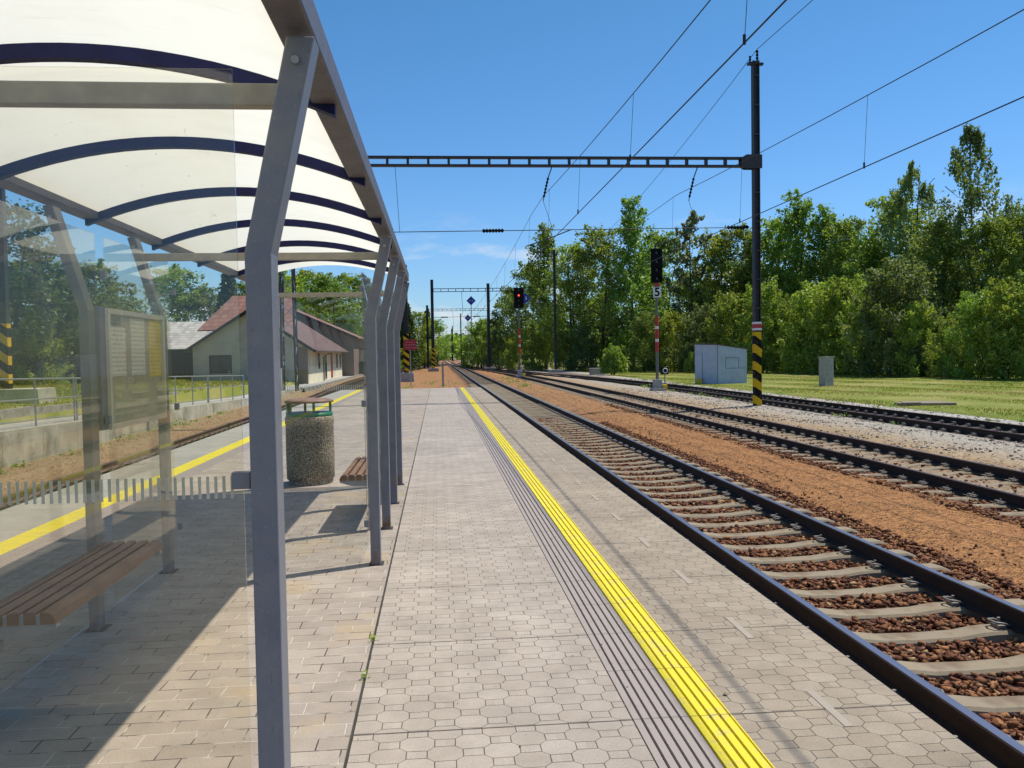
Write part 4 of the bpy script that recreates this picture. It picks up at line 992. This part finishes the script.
k2 = (zr - ze) / (xr_ - x0)
slope(((xr_ - .002, y0 - .6, zr), (xr_ - .002, y1 + .4, zr)), ((x0 - .7, y0 - .6, ze - k2 * .7), (x0 - .7, y1 + .4, ze - k2 * .7)), .10, 'roof', TILE2, BD)
b = MB(); b.bar((xr_, y0 - .62, zr - .05), (x1 + .7, y0 - .62, ze - k * .7 - .05), .05, .22); b.bar((xr_, y0 - .62, zr - .05), (x0 - .7, y0 - .62, ze - k2 * .7 - .05), .05, .22); b.build('verge_board', 'wood_dark', BD)
b = MB(); b.tube([(x1 + .76, y0 - .6, ze - k * .7), (x1 + .76, y1 + .4, ze - k * .7)], .08, 8); b.tube([(x1 + .7, 80, ze - .6), (x1 + .12, 80, ze - 1.0), (x1 + .12, 80, zb)], .06, 6); b.build('gutter', 'gutter', BD)
b = MB(); b.bb(x1 - .002, x1 + .02, y0 + .31, y1, zb, 1.0); b.build('plinth_band', M('wall_cream_light', (.88, .79, .58), .85, var=.08, dirt=((.45, .38, .26), .4), scale=1.2), BD)
def opening(name, mat, y, w, z0, z1, pm='glass_dark'):
    b = MB(); b.bb(x1 + .021, x1 + .06, y, y + w, z0, z1); f = b.build(name, mat, BD)
    b = MB(); b.bb(x1 + .061, x1 + .07, y + .12, y + w - .12, z0 + .12, z1 - .12); b.build('pane', pm, f, off=BD.location)
opening('window', 'wall_brown', 77.0, 1.1, .7, 2.1); opening('door', 'rust_cover', 81.5, 1.2, -.3, 2.0); opening('door', 'red_paint', 86.0, 1.3, -.3, 2.2, 'lamp_red'); opening('window', 'wall_brown', 90.5, 1.2, .6, 2.1); opening('window', 'wall_brown', 93.6, 1.0, .6, 2.1)
b = MB(); b.bb(-18.7, -16.9, y0 - .03, y0 - .002, .55, 2.05); f = b.build('window', 'wood_dark', BD)
b = MB()
for q in (0, 1): b.bb(-18.6 + q * .86, -17.82 + q * .86, y0 - .04, y0 - .031, .65, 1.95)
b.build('pane', 'glass_dark', f, off=BD.location)
b = MB(); b.bb(-14.0, -12.9, y0 - .03, y0 - .002, -.4, 1.75); b.build('door', 'wood_dark', BD)
# taller hall behind
B2_ = thing('goods_hall', 'tall hall with red tiled roof rising behind the low station building', 'building', (-17, 97, -.3))
xe, ez, rx, rz2 = -9.0, 3.95, -19.6, 8.6; yg = 97.0
b = MB(); b.prism_y([(-22.5, -.5), (xe - .5, -.5), (xe - .5, ez - .05), (rx, rz2 - .15), (-22.5, rz2 - 1.5)], yg, yg + 14); b.build('wall', 'wall_brown', B2_)
slope(((rx, yg - .5, rz2), (rx, yg + 14.5, rz2)), ((xe, yg - .5, ez - .1), (xe, yg + 14.5, ez - .1)), .12, 'roof', 'tile_red', B2_)
slope(((rx - .002, yg - .5, rz2), (rx - .002, yg + 14.5, rz2)), ((-22.8, yg - .5, rz2 - 1.5), (-22.8, yg + 14.5, rz2 - 1.5)), .12, 'roof', TILE, B2_)
b = MB(); b.bar((rx, yg - .52, rz2), (xe, yg - .52, ez - .1), .05, .25); b.build('verge_board', 'wood_dark', B2_)
# cross wing with tiles towards the camera
slope(((-20.3, 86.5, 7.95), (-14.2, 86.5, 7.95)), ((-21.8, 79.0, 4.3), (-13.2, 79.0, 4.3)), .1, 'roof', TILE, B2_)
b = MB(); b.bb(-20.6, -14.4, 83.5, 83.9, -.4, 4.6); b.build('wall', 'wall_grey', B2_)
b = MB(); b.bb(-15.9, -15.3, 87.0, 87.6, 7.0, 8.9); b.build('chimney', 'wall_brown', B2_)
# grey-roofed shed
SHD = thing('grey_roofed_shed', 'long shed with a pale grey scalloped roof left of the station', 'shed', (-26, 90, -.2))
slope(((-32.5, 97, 5.9), (-19.9, 97, 5.9)), ((-32.5, 88, 2.75), (-19.9, 88, 2.75)), .1, 'roof', GREYR, SHD)
b = MB(); b.bb(-32.2, -20.1, 88.4, 96.5, -.5, 2.8); b.build('wall', 'wood_dark', SHD)
b = MB(); b.bb(-23.9, -23.0, 86.7, 87.4, 2.0, 3.0)
FN = thing('board_fence', 'dark weathered board fence beside the grey gable', 'fence', (-24, 82, 0))
b = MB()
x = -28.3
while x < -20.9:
    h = random.uniform(2.15, 2.5); b.bb(x, x + .19, 82 + random.uniform(-.02, .02), 82.04, -.3, h); x += .2
b.build('boards', 'wood_dark', FN)
b = MB(); b.bb(-28.3, -20.9, 82.06, 82.16, .3, .45); b.bb(-28.3, -20.9, 82.06, 82.16, 1.7, 1.85); b.build('fence_rails', 'wood_dark', FN)
# lean-to at far end with green mesh fence
LT = thing('annexe', 'small tan annexe with flat roof past the station', 'building', (-7.5, 104, -.3))
b = MB(); b.bb(-10.2, -5.6, 104, 110, 1.15, 2.6); b.build('wall', 'wall_cream', LT); b = MB(); b.bb(-10.6, -5.2, 103.6, 110.4, 2.602, 2.85); b.build('roof', 'wall_brown', LT)
b = MB(); b.bb(-9.9, -9.6, 104.2, 104.5, -.5, 1.15); b.bb(-6.1, -5.8, 104.2, 104.5, -.5, 1.15); b.bb(-9.9, -5.8, 109, 109.6, -.5, 1.15); b.build('legs', 'wall_brown', LT)
M('green_mesh', (.015, .11, .065), .7); b = MB()
for k in range(26): b.bar((-10.1 + k * .18, 102, -.45), (-10.1 + k * .18, 102, 1.1), .1, .03)
tag(b.build('green_fence', 'green_mesh'), 'green slatted fence in front of the tan annexe', 'fence')

# lattice mast and white marker
LM = thing('lattice_mast', 'slender steel lattice mast in front of the station gable', 'mast', (-9.9, 57.5, -.3))
b = MB(); hw = .46
for sx_, sy_ in ((-1, -1), (1, -1), (1, 1), (-1, 1)): b.bar((-9.9 + sx_ * hw, 57.5 + sy_ * hw, -.5), (-9.9 + sx_ * hw * .75, 57.5 + sy_ * hw * .75, 14), .10, .10)
b.build('mast_legs', 'dark_steel', LM)
b = MB()
for q in range(15):
    z0_, z1_ = q * .95 - .3, q * .95 + .6; w0, w1 = hw * (1 - .25 * (z0_ + .5) / 14.5), hw * (1 - .25 * (z1_ + .5) / 14.5)
    for ax_ in range(4):
        c0 = [(-1, -1), (1, -1), (1, 1), (-1, 1)][ax_]; c1 = [(1, -1), (1, 1), (-1, 1), (-1, -1)][ax_]
        if q % 2: c0, c1 = c1, c0
        b.bar((-9.9 + c0[0] * w0, 57.5 + c0[1] * w0, z0_), (-9.9 + c1[0] * w1, 57.5 + c1[1] * w1, z1_), .045, .045)
b.build('mast_bracing', 'galvanised', LM)
b = MB(); b.bb(-10.5, -10.26, 56.6, 56.72, -.4, 1.05); tag(b.build('marker_post', 'white_paint', None, .01), 'white upright marker slab in front of the lattice mast', 'post')

# ================================================================== vegetation
def leaf_mat(name, cols, transl=.38):
    t = NT(name); r = t.island(); ob = t.objrnd()
    c = t.ramp(r, *[(i / (len(cols) - 1), c_) for i, c_ in enumerate(cols)])
    hsv = t.n('ShaderNodeHueSaturation'); t.lk(c, hsv.inputs['Color']); t.lk(t.mr(ob, 0, 1, .475, .525), hsv.inputs['Hue']); t.lk(t.mr(t.ma('FRACT', t.ma('MULTIPLY', ob, 7.3)), 0, 1, .72, 1.25), hsv.inputs['Value'])
    d = t.n('ShaderNodeBsdfDiffuse'); t.lk(hsv.outputs[0], d.inputs[0]); tr = t.n('ShaderNodeBsdfTranslucent')
    t.put(tr.inputs[0], t.mix(1.0, hsv.outputs[0], (1.2, 1.2, .6), 'MULTIPLY'))
    m1 = t.n('ShaderNodeMixShader'); m1.inputs[0].default_value = transl; t.lk(d.outputs[0], m1.inputs[1]); t.lk(tr.outputs[0], m1.inputs[2])
    gl = t.n('ShaderNodeBsdfGlossy'); gl.inputs['Roughness'].default_value = .45; m2_ = t.n('ShaderNodeMixShader'); m2_.inputs[0].default_value = .035
    t.lk(m1.outputs[0], m2_.inputs[1]); t.lk(gl.outputs[0], m2_.inputs[2]); t.lk(m2_.outputs[0], t.out.inputs[0]); return t.m
LF_MID = leaf_mat('leaf_mid', [(.15, .225, .04), (.24, .325, .06), (.18, .265, .045), (.32, .39, .095)], .52)
LF_YEL = leaf_mat('leaf_light', [(.22, .30, .04), (.31, .40, .07), (.25, .335, .05), (.38, .45, .10)], .52)
LF_DRK = leaf_mat('leaf_dark', [(.055, .10, .028), (.09, .145, .04), (.07, .12, .03)], .4)
LF_BIR = leaf_mat('leaf_birch', [(.15, .205, .065), (.215, .275, .09), (.18, .235, .075), (.28, .325, .14)], .5)
LF_SIL = leaf_mat('leaf_silver', [(.18, .22, .11), (.24, .28, .15), (.21, .25, .13)], .5)
t = NT('bark'); v = t.co(); n = t.noise(t.scale(v, (6, 6, 1.2)), 2.5, 5); t.bsdf(t.mix(n, (.05, .042, .035), (.13, .11, .09)), .9, 0, t.bump(n, .6, .03), .2); BARK = t.m

def leaves(P, size, droop=0.0, asp=1.6):
    n = len(P); nr = rng.normal(0, .55, (n, 3)) + np.array([0, 0, .5]); nr /= np.linalg.norm(nr, axis=1)[:, None]
    tx_ = np.cross(nr, rng.normal(size=(n, 3))); tx_ /= np.linalg.norm(tx_, axis=1)[:, None]; ty_ = np.cross(nr, tx_)
    Rm = np.stack([tx_, ty_, nr], 2); s = size * rng.uniform(.6, 1.35, n)
    q = np.array([(-.5, 0, 0), (0, -.5 / asp * 1.1, .06), (.5, 0, 0), (0, .5 / asp * 1.1, .06)]) * 1.25
    V = np.einsum('nij,kj->nki', Rm, q) * s[:, None, None]
    if droop: V[:, :, 2] *= (1 + droop)
    V += P[:, None, :]; F = np.arange(n * 4).reshape(n, 4)
    return V.reshape(-1, 3), F
def clump_points(centers, radii, per, flat=.75):
    # each clump is a leafy spray reaching outwards and up
    out = centers * np.array([1, 1, 0]); out /= (np.linalg.norm(out, axis=1)[:, None] + 1e-6)
    ax = out * .8 + np.array([0, 0, .55]) * flat + rng.normal(0, .35, centers.shape); ax /= np.linalg.norm(ax, axis=1)[:, None]
    C_ = np.repeat(centers, per, 0); r = np.repeat(radii, per); A_ = np.repeat(ax, per, 0)
    u = rng.uniform(-1, 1, len(C_)); wid = np.sqrt(np.clip(1 - u, .05, 2)) * .42
    P = C_ + A_ * (u * r * 1.25)[:, None] + rng.normal(0, 1, C_.shape) * (r * wid * .8)[:, None]; return P
def trunk(h, r, limbs, spread, lean=0.0, start=.25, multi=1):
    b = MB(); tips = []
    for mstem in range(multi):
        ox, oy = (random.uniform(-.7, .7), random.uniform(-.5, .5)) if multi > 1 else (0, 0); lx = random.uniform(-1, 1) * lean + ox * .9
        pts = [(ox + lx * (i / 6) ** 1.5 * h * .12 + random.uniform(-.06, .06), oy + random.uniform(-.06, .06), -.4 + h * i / 6) for i in range(7)]
        b.tube(pts, [max(.03, r * (1 - .9 * i / 6)) for i in range(7)], 7)
        for k in range(limbs):
            u = start + (1 - start) * (k + .5) / limbs * .92; i = min(5, int(u * 6)); p = Vector(pts[i]).lerp(Vector(pts[i + 1]), u * 6 - i)
            a = k * 2.4 + random.uniform(-.5, .5); Lb = spread * (1.1 - .75 * u) * random.uniform(.7, 1.1)
            q = p + Vector((math.cos(a) * Lb, math.sin(a) * Lb, Lb * .55)); mid = p.lerp(q, .5) + Vector((0, 0, -.1 * Lb))
            b.tube([p, mid, q], [r * .38 * (1.1 - u), r * .22 * (1.1 - u), .02], 5); tips.append(q)
    return b, tips
def make_kind(kind, seed):
    """unit trees, 10 m high, standing at the origin: returns (trunk mesh, crown mesh)"""
    global rng
    rng = np.random.default_rng(seed); random.seed(seed); H = 10.0
    if kind == 'broad':
        tb, tips = trunk(8.5, .16, 12, 3.0, 1, .22, 2); N = 98
        z = rng.uniform(.14, .97, N); wid = np.interp(z, [.1, .3, .55, .8, 1], [1.9, 2.7, 2.6, 1.7, .45]); a = rng.uniform(0, 6.28, N); rr_ = wid * rng.random(N) ** .38
        Cn = np.stack([np.cos(a) * rr_, np.sin(a) * rr_, z * H], 1); rad = rng.uniform(.4, 1.05, N) * np.interp(z, [0, .8, 1], [1, .95, .8]); P = clump_points(Cn, rad, 135); lf, sz = LF_MID, .15
    elif kind == 'tall':
        tb, tips = trunk(9.6, .17, 14, 2.0, .5, .18); N = 85
        z = rng.uniform(.12, 1.0, N); wid = np.interp(z, [.1, .35, .7, .9, 1], [1.5, 1.9, 1.3, .6, .2]); a = rng.uniform(0, 6.28, N); rr_ = wid * rng.random(N) ** .45
        Cn = np.stack([np.cos(a) * rr_, np.sin(a) * rr_, z * H], 1); rad = rng.uniform(.4, .95, N) * np.interp(z, [0, .75, 1], [1, .95, .8]); P = clump_points(Cn, rad, 125, 1.6); lf, sz = LF_MID, .145
    elif kind == 'birch':
        tb, tips = trunk(9.7, .12, 24, 2.6, .6, .25); N = 88
        z = rng.uniform(.2, 1.0, N) ** .9; wid = np.interp(z, [.15, .4, .62, .75, .88, 1], [1.9, 2.6, 2.1, 1.5, .75, .05]); a = rng.uniform(0, 6.28, N) ; a += np.sin(a * 2 + z * 14) * .6; rr_ = wid * rng.random(N) ** .42
        Cn = np.stack([np.cos(a) * rr_, np.sin(a) * rr_, z * H], 1); rad = rng.uniform(.2, .45, N) * np.interp(z, [0, .7, 1], [1, 1, .5])
        P = clump_points(Cn, rad, 95, 1.2); P[:, 2] -= np.abs(rng.normal(0, .3, len(P))); lf, sz = LF_BIR, .10
    elif kind == 'sparse':
        tb, tips = trunk(9.4, .13, 20, 2.0, .6, .3); N = 60
        z = rng.uniform(.25, .98, N); wid = np.interp(z, [.2, .5, .8, 1], [1.4, 1.7, 1.2, .2]); a = rng.uniform(0, 6.28, N); rr_ = wid * rng.random(N) ** .5
        Cn = np.stack([np.cos(a) * rr_, np.sin(a) * rr_, z * H], 1); rad = rng.uniform(.25, .5, N); P = clump_points(Cn, rad, 48, 1.2); lf, sz = LF_SIL, .22
    elif kind == 'conifer':
        tb, tips = trunk(9.8, .16, 4, .5, .1, .3); P = []
        for L_ in range(26):
            z = .6 + L_ * .36; w = 2.3 * (1 - z / 10.2) ** .85 + .12; nb = 9
            for q in range(nb):
                a = 6.28 * q / nb + L_ * .7 + rng.normal() * .15; m3 = 34; u = rng.random(m3) ** .7
                x = np.cos(a) * w * u; y = np.sin(a) * w * u; zz = z - .35 * w * u * u + rng.normal(0, .10, m3)
                P.append(np.stack([x + rng.normal(0, .12, m3), y + rng.normal(0, .12, m3), zz], 1))
        P = np.concatenate(P); lf, sz = LF_DRK, .24
    elif kind == 'bushy':     # low crown right down to the ground
        tb, tips = trunk(6, .12, 10, 3.2, 1, .1, 3); N = 85
        z = rng.uniform(.03, .95, N); wid = np.interp(z, [0, .25, .6, 1], [3.6, 4.3, 3.4, .8]); a = rng.uniform(0, 6.28, N); rr_ = wid * rng.random(N) ** .35
        Cn = np.stack([np.cos(a) * rr_, np.sin(a) * rr_, z * H], 1); rad = rng.uniform(.6, 1.25, N); P = clump_points(Cn, rad, 160, 1.3); lf, sz = LF_YEL, .23
    elif kind == 'shrub':     # 2 m unit scaled x5: spiky round bush
        tb, tips = trunk(5, .25, 8, 2.5, 1, .1, 3); n = 5200
        d = rng.normal(size=(n, 3)); d[:, 2] = np.abs(d[:, 2]); d /= np.linalg.norm(d, axis=1)[:, None]; rad = (.35 + .65 * rng.random(n) ** .5) * (1 + .12 * np.sin(d[:, 0] * 9) * np.cos(d[:, 1] * 8))
        P = d * rad[:, None] * np.array([5.2, 5.2, 8.6]) + np.array([0, 0, .9]); lf, sz = LF_YEL, .62
    P = P[P[:, 2] > .05]
    V_, F_ = leaves(P, sz, .25 if kind in ('birch', 'shrub') else 0)
    co = npmesh('crown', V_, F_, lf); to = tb.build('trunk', BARK)
    cm, tm = co.data, to.data; bpy.data.objects.remove(co); bpy.data.objects.remove(to); return tm, cm
LIB = {}
for kd, nvar in (('broad', 4), ('tall', 3), ('birch', 2), ('sparse', 1), ('conifer', 2), ('bushy', 3), ('shrub', 2)): LIB[kd] = [make_kind(kd, 100 + i * 17 + len(kd) * 5) for i in range(nvar)]
random.seed(21); rng = np.random.default_rng(21)
cnt = {}
def tree(kind, x, y, h, label, group, w=1.0, z=-.5, mat=None, name='tree', cat='tree', rz=None):
    i = cnt.get(kind, 0); cnt[kind] = i + 1; tm, cm = LIB[kind][i % len(LIB[kind])]
    T = thing(name, label, cat, (x, y, z), group, random.uniform(0, 6.28) if rz is None else rz); s = h / 10.0; T.scale = (s * w, s * w, s)
    a = bpy.data.objects.new('trunk', tm); COL.objects.link(a); a.parent = T
    c = bpy.data.objects.new('crown', cm); COL.objects.link(c); c.parent = T
    if mat:
        c.material_slots[0].link = 'OBJECT'; c.material_slots[0].material = mat
    return T
NM = {'b': 'broad', 't': 'tall', 'i': 'birch', 's': 'sparse', 'c': 'conifer'}
TT = [(10.4, 150, 8.7, "b"), (12.4, 140, 13.8, "b"), (14.5, 132, 16.7, "b"), (15.5, 120, 20.5, "t"), (18.4, 112, 17.4, "b"), (21.4, 108, 19.1, "b"), (24.5, 104, 21.2, "t"), (29.6, 110, 18.6, "b"), (30.8, 100, 19.8, "s"), (33.8, 100, 16.6, "b"), (35.9, 98, 17.5, "b"), (39.0, 96, 18.1, "b"), (40.9, 92, 19.3, "t"), (43.0, 90, 18.0, "t"), (43.8, 86, 16.4, "b"), (41.9, 78, 13.0, "b"), (42.9, 76, 17.0, "b"), (42.4, 72, 19.3, "i"), (41.3, 66, 13.1, "b"), (43.9, 66, 20.9, "i"), (43.1, 62, 12.4, "b"), (46.7, 64, 13.6, "b"), (46.4, 60, 13.9, "b")]
SPEC = {0: 'lowest leafy tree at the left end of the right-hand wood', 1: 'leafy tree directly behind the smaller red-lit signal', 3: 'tall pointed tree just left of the slim grey mast', 6: 'tallest pointed tree left of the numbered signal, breaking the skyline',
        8: 'thin silvery tree with sparse airy foliage behind the numbered signal', 12: 'first of two tall bright pointed trees right of the black gantry mast', 13: 'second of two tall bright pointed trees right of the black gantry mast',
        17: 'shorter of the two ragged birches at the right end of the wood', 19: 'tallest ragged birch towering over the wood near the right edge', 21: 'rounded leafy tree at the extreme right edge of the wood'}
for i, (x, y, h, k_) in enumerate(TT):
    lab = SPEC.get(i); kd = NM[k_]
    tree(kd, x, y, h * .985, lab or 'one of the full green leafy trees packed into the wood across the tracks', 'trees of the wood across the tracks', {'b': .95, 't': .95, 'i': .9, 's': .9}[k_], -.5, LF_YEL if i in (12, 13, 9) else None, 'birch_tree' if k_ == 'i' else 'tree')
# second rank and understorey of the wood
for i in range(22):
    u = (i + .5) / 22; y = 152 - 88 * u ** .8; x = np.interp(y, [60, 75, 100, 130, 152], [52, 48, 36, 22, 16]) + random.uniform(0, 4) + 3
    tree('broad' if i % 3 else 'tall', x, y, random.uniform(11.5, 14.5) * (1 if y < 120 else .95), 'one of the half hidden trees in the rear rank of the wood', 'rear rank trees of the wood', 1.05)
BS = [(490, 142), (508, 134), (528, 126), (548, 120), (572, 113), (592, 109), (655, 98), (680, 96), (706, 93), (735, 90), (765, 86), (792, 84), (815, 80), (838, 76), (862, 72), (884, 68), (905, 65), (930, 62), (955, 60), (980, 58), (1005, 57), (1030, 56)]
BX = [9.0, 11.4, 13.8, 16.2, 18.6, 20.5, 25.8, 28.3, 30.5, 32.8, 34.6, 36.6, 37.2, 37.8, 38.2, 38.2, 38.4, 38.8, 39.6, 40.3, 41.3, 42.6]
for i, ((px, y), x) in enumerate(zip(BS, BX)):
    h = random.uniform(4.2, 7.8) if x < 30 or i > 15 else random.uniform(6.5, 9.5)
    light = 9 <= i <= 14
    tree('bushy', x - 2.2, y - 4.5, h, ['one of the dark shrubby willows along the foot of the wood', 'one of the bright yellow green willows in the middle of the wood edge'][light], ['dark shrubby willows along the wood edge', 'bright willows along the wood edge'][light], random.uniform(.75, .95), -.5, LF_YEL if light else random.choice((LF_MID, LF_BIR, LF_MID, LF_YEL)), 'shrub', 'shrub')
tree('shrub', 17.1, 81, 3.1, 'round spiky light green bush standing alone on the grass by the tracks', None, .82, -.5, None, 'bush', 'bush')
tree('shrub', 26.8, 86, 2.3, 'low bright green bush left of the blue hut at the wood edge', None, .9, -.5, LF_YEL, 'bush', 'bush')
tree('shrub', 23.5, 92, 1.6, 'smaller low bush in the shade between the numbered signal and the wood', None, .9, -.5, LF_MID, 'bush', 'bush')
tree('shrub', 37.0, 60, 1.9, 'dark low brush heap at the wood edge near the right picture side', None, 1.3, -.5, LF_DRK, 'bush', 'bush')
# left side
TL = [(-30.2, 62, 13.6, "b"), (-31.6, 70, 10.4, "b"), (-27.6, 66, 7.9, "b"), (-29.3, 75, 10.4, "b"), (-32.5, 84, 8.4, "b"), (-31.4, 104, 13.3, "b"), (-27.8, 104, 10.9, "b"), (-24.4, 102, 12.9, "c"), (-24.4, 112, 12.0, "b"), (-23.2, 135, 15.8, "b"), (-20.9, 140, 16.6, "b"), (-16.4, 130, 14.9, "b"), (-14.6, 145, 16.4, "b"), (-11.1, 150, 14.6, "b"), (-7.5, 160, 14.4, "c"), (-4.6, 130, 10.5, "c"), (-3.3, 150, 10.1, "b"), (-2.0, 170, 11.5, "c"), (-.7, 200, 10.9, "b")]
SL = {0: 'big tree at the extreme left, seen through the shelter glass', 5: 'spreading tree over the grey shed roof', 7: 'dark conifer rising beside the red tiled roof', 14: 'dark conifer next to the far end of the shelter', 15: 'dark pointed conifer behind the red sign', 17: 'dark conifer on the left of the vanishing track', 18: 'farthest rounded tree left of the vanishing track'}
for i, (x, y, h, k_) in enumerate(TL):
    lab = SL.get(i) or ('one of the leafy trees behind the railing, seen through glass' if i < 5 else 'one of the green trees on the rise behind the station roofs')
    tree(NM[k_], x, y, h, lab, 'trees behind the left platform' if i < 5 else 'trees behind the station', 1.35 if k_ == 'b' else 1.0, -.2 if i < 9 else -.45, LF_DRK if i in (0, 2) else (LF_YEL if i in (9, 11) else None), 'conifer' if k_ == 'c' else 'tree')
for i, (x, y, h) in enumerate([(-36, 58, 9), (-33.5, 66, 8), (-24.8, 68, 5.0), (-27.0, 60, 5.5), (-30.5, 55, 6), (-36, 50, 8), (-31, 78, 7), (-18, 120, 9), (-13, 122, 8.5), (-20, 118, 10), (-9.5, 126, 8), (-26, 116, 8), (-6.5, 128, 5), (-35, 95, 9)]):
    tree('bushy', x, y, h, 'one of the shrubs filling the space under the left hand trees', 'shrubs on the left side', .8, -.3, random.choice((LF_MID, LF_YEL, LF_MID)), 'shrub', 'shrub')
# end of the line
tree('broad', 13.6, 235, 12.5, 'rounded tree standing over the far end of the line', None, 1.0, -.5, LF_MID)
for i, (x, y, h) in enumerate([(10.0, 205, 7.5), (12.5, 200, 7), (14.8, 210, 8), (9.0, 250, 6)]):
    tree('bushy', x, y, h, 'one of the bright bushes crowding the far end of the line', 'bushes at the far end of the line', .7, -.5, LF_YEL, 'shrub', 'shrub')
# distant wood closing the horizon: one uncountable mass
rng = np.random.default_rng(5); n = 26000
x = rng.uniform(-260, 320, n); y = 420 + rng.uniform(-30, 60, n); hh = 7 + 5 * np.sin(x * .045) + 3 * np.sin(x * .13 + 1) + np.clip((np.abs(x - 5) - 30) * .08, 0, 10); hh = np.maximum(hh, 5)
P = np.stack([x, y, rng.random(n) ** .8 * hh], 1); V_, F_ = leaves(P, 2.6); stuff(npmesh('distant_wood', V_, F_, LF_MID), 'distant wood closing the horizon beyond the line', 'wood')

# ---- grass blades
def blades(n, xr, yr, zf, bias, h0, h1, w, name, dens=None):
    y = yr[0] + (yr[1] - yr[0]) * rng.random(n) ** bias; x = rng.uniform(*xr, n)
    if dens is not None: k = dens(x, y); x, y = x[k], y[k]; n = len(x)
    z = np.array([zf(a, b_) for a, b_ in zip(x, y)]); h = rng.uniform(h0, h1, n); a = rng.uniform(0, 3.14, n); dx, dy = np.cos(a) * w, np.sin(a) * w; lx, ly = rng.normal(0, .6, n) * h, rng.normal(0, .6, n) * h
    V = np.stack([np.stack([x - dx, y - dy, z - .03], 1), np.stack([x + dx, y + dy, z - .03], 1), np.stack([x + lx, y + ly, z + h], 1)], 1).reshape(-1, 3)
    return stuff(npmesh(name, V, np.arange(n * 3).reshape(n, 3), GRB))
t = NT('grass_blade'); v = t.pos(); n1 = t.noise(v, .25, 5, .6); r = t.island()
c = t.ramp(n1, (.3, (.22, .28, .024)), (.48, (.36, .36, .045)), (.60, (.56, .46, .15)), (.75, (.33, .34, .05))); c = t.mix(t.mr(r, 0, 1, 0, .6), c, (.22, .22, .06))
d = t.n('ShaderNodeBsdfDiffuse'); t.lk(c, d.inputs[0]); tr = t.n('ShaderNodeBsdfTranslucent'); t.lk(c, tr.inputs[0]); m1 = t.n('ShaderNodeMixShader'); m1.inputs[0].default_value = .4
t.lk(d.outputs[0], m1.inputs[1]); t.lk(tr.outputs[0], m1.inputs[2]); t.lk(m1.outputs[0], t.out.inputs[0]); GRB = t.m
blades(120000, (16.7, 44), (20, 120), gz, 1.3, .02, .07, .022, 'grass', lambda x, y: (x < np.interp(y, [20, 60, 80, 110, 130], [50, 44, 38, 26, 20])))
blades(22000, (-30, -11.9), (20, 80), gz, 1.1, .06, .18, .03, 'grass')
x_ = lambda: None
# weeds in the paving joint
P = []
for y in (4.45, 5.05): 
    for q in range(14): P.append((-.418 + rng.normal(0, .012), y + rng.normal(0, .03), rng.uniform(0, .03)))
V_, F_ = leaves(np.array(P), .02); stuff(npmesh('weeds', V_, F_, LF_YEL))
P = []
for q in range(120):
    x, y = random.choice(((random.uniform(12.7, 13.1), random.uniform(22, 60)), (random.uniform(14.9, 16.8), random.uniform(22, 70)), (random.uniform(-9.85, -9.3), random.uniform(12, 50)), (random.uniform(5.2, 6.6), random.uniform(45, 75)), (random.uniform(-4.0, 1.5), random.uniform(45.5, 70))))
    k = random.randint(5, 40); r_ = random.uniform(.05, .22)
    P.append(np.stack([x + rng.normal(0, r_, k), y + rng.normal(0, r_, k), bedz(x, y) + np.abs(rng.normal(0, r_ * .5, k))], 1))
V_, F_ = leaves(np.concatenate(P), .07); stuff(npmesh('weeds', V_, F_, LF_MID))
# dry leaves, grit and crumbs lying on the paving
n = 900
x = rng.uniform(-3.6, 2.15, n); y = 1.5 + 22 * rng.random(n) ** 1.5; P = np.stack([x, y, np.full(n, .006)], 1)
V_, F_ = stones(P, rng.uniform(.003, .011, n), 'cube'); stuff(npmesh('grit', V_, F_, GREYS))
n = 60; x = rng.uniform(-3.4, 2.1, n); y = 2 + 16 * rng.random(n) ** 1.3; V_, F_ = leaves(np.stack([x, y, np.full(n, .008)], 1), .022); V_[:, 2] = .004 + np.abs(V_[:, 2] - .008) * .3 + .003
t = NT('dry_leaf'); t.bsdf(t.ramp(t.island(), (0, (.25, .15, .05)), (.5, (.16, .09, .04)), (1, (.22, .25, .05))), .8); stuff(npmesh('fallen_leaves', V_, F_, t.m))
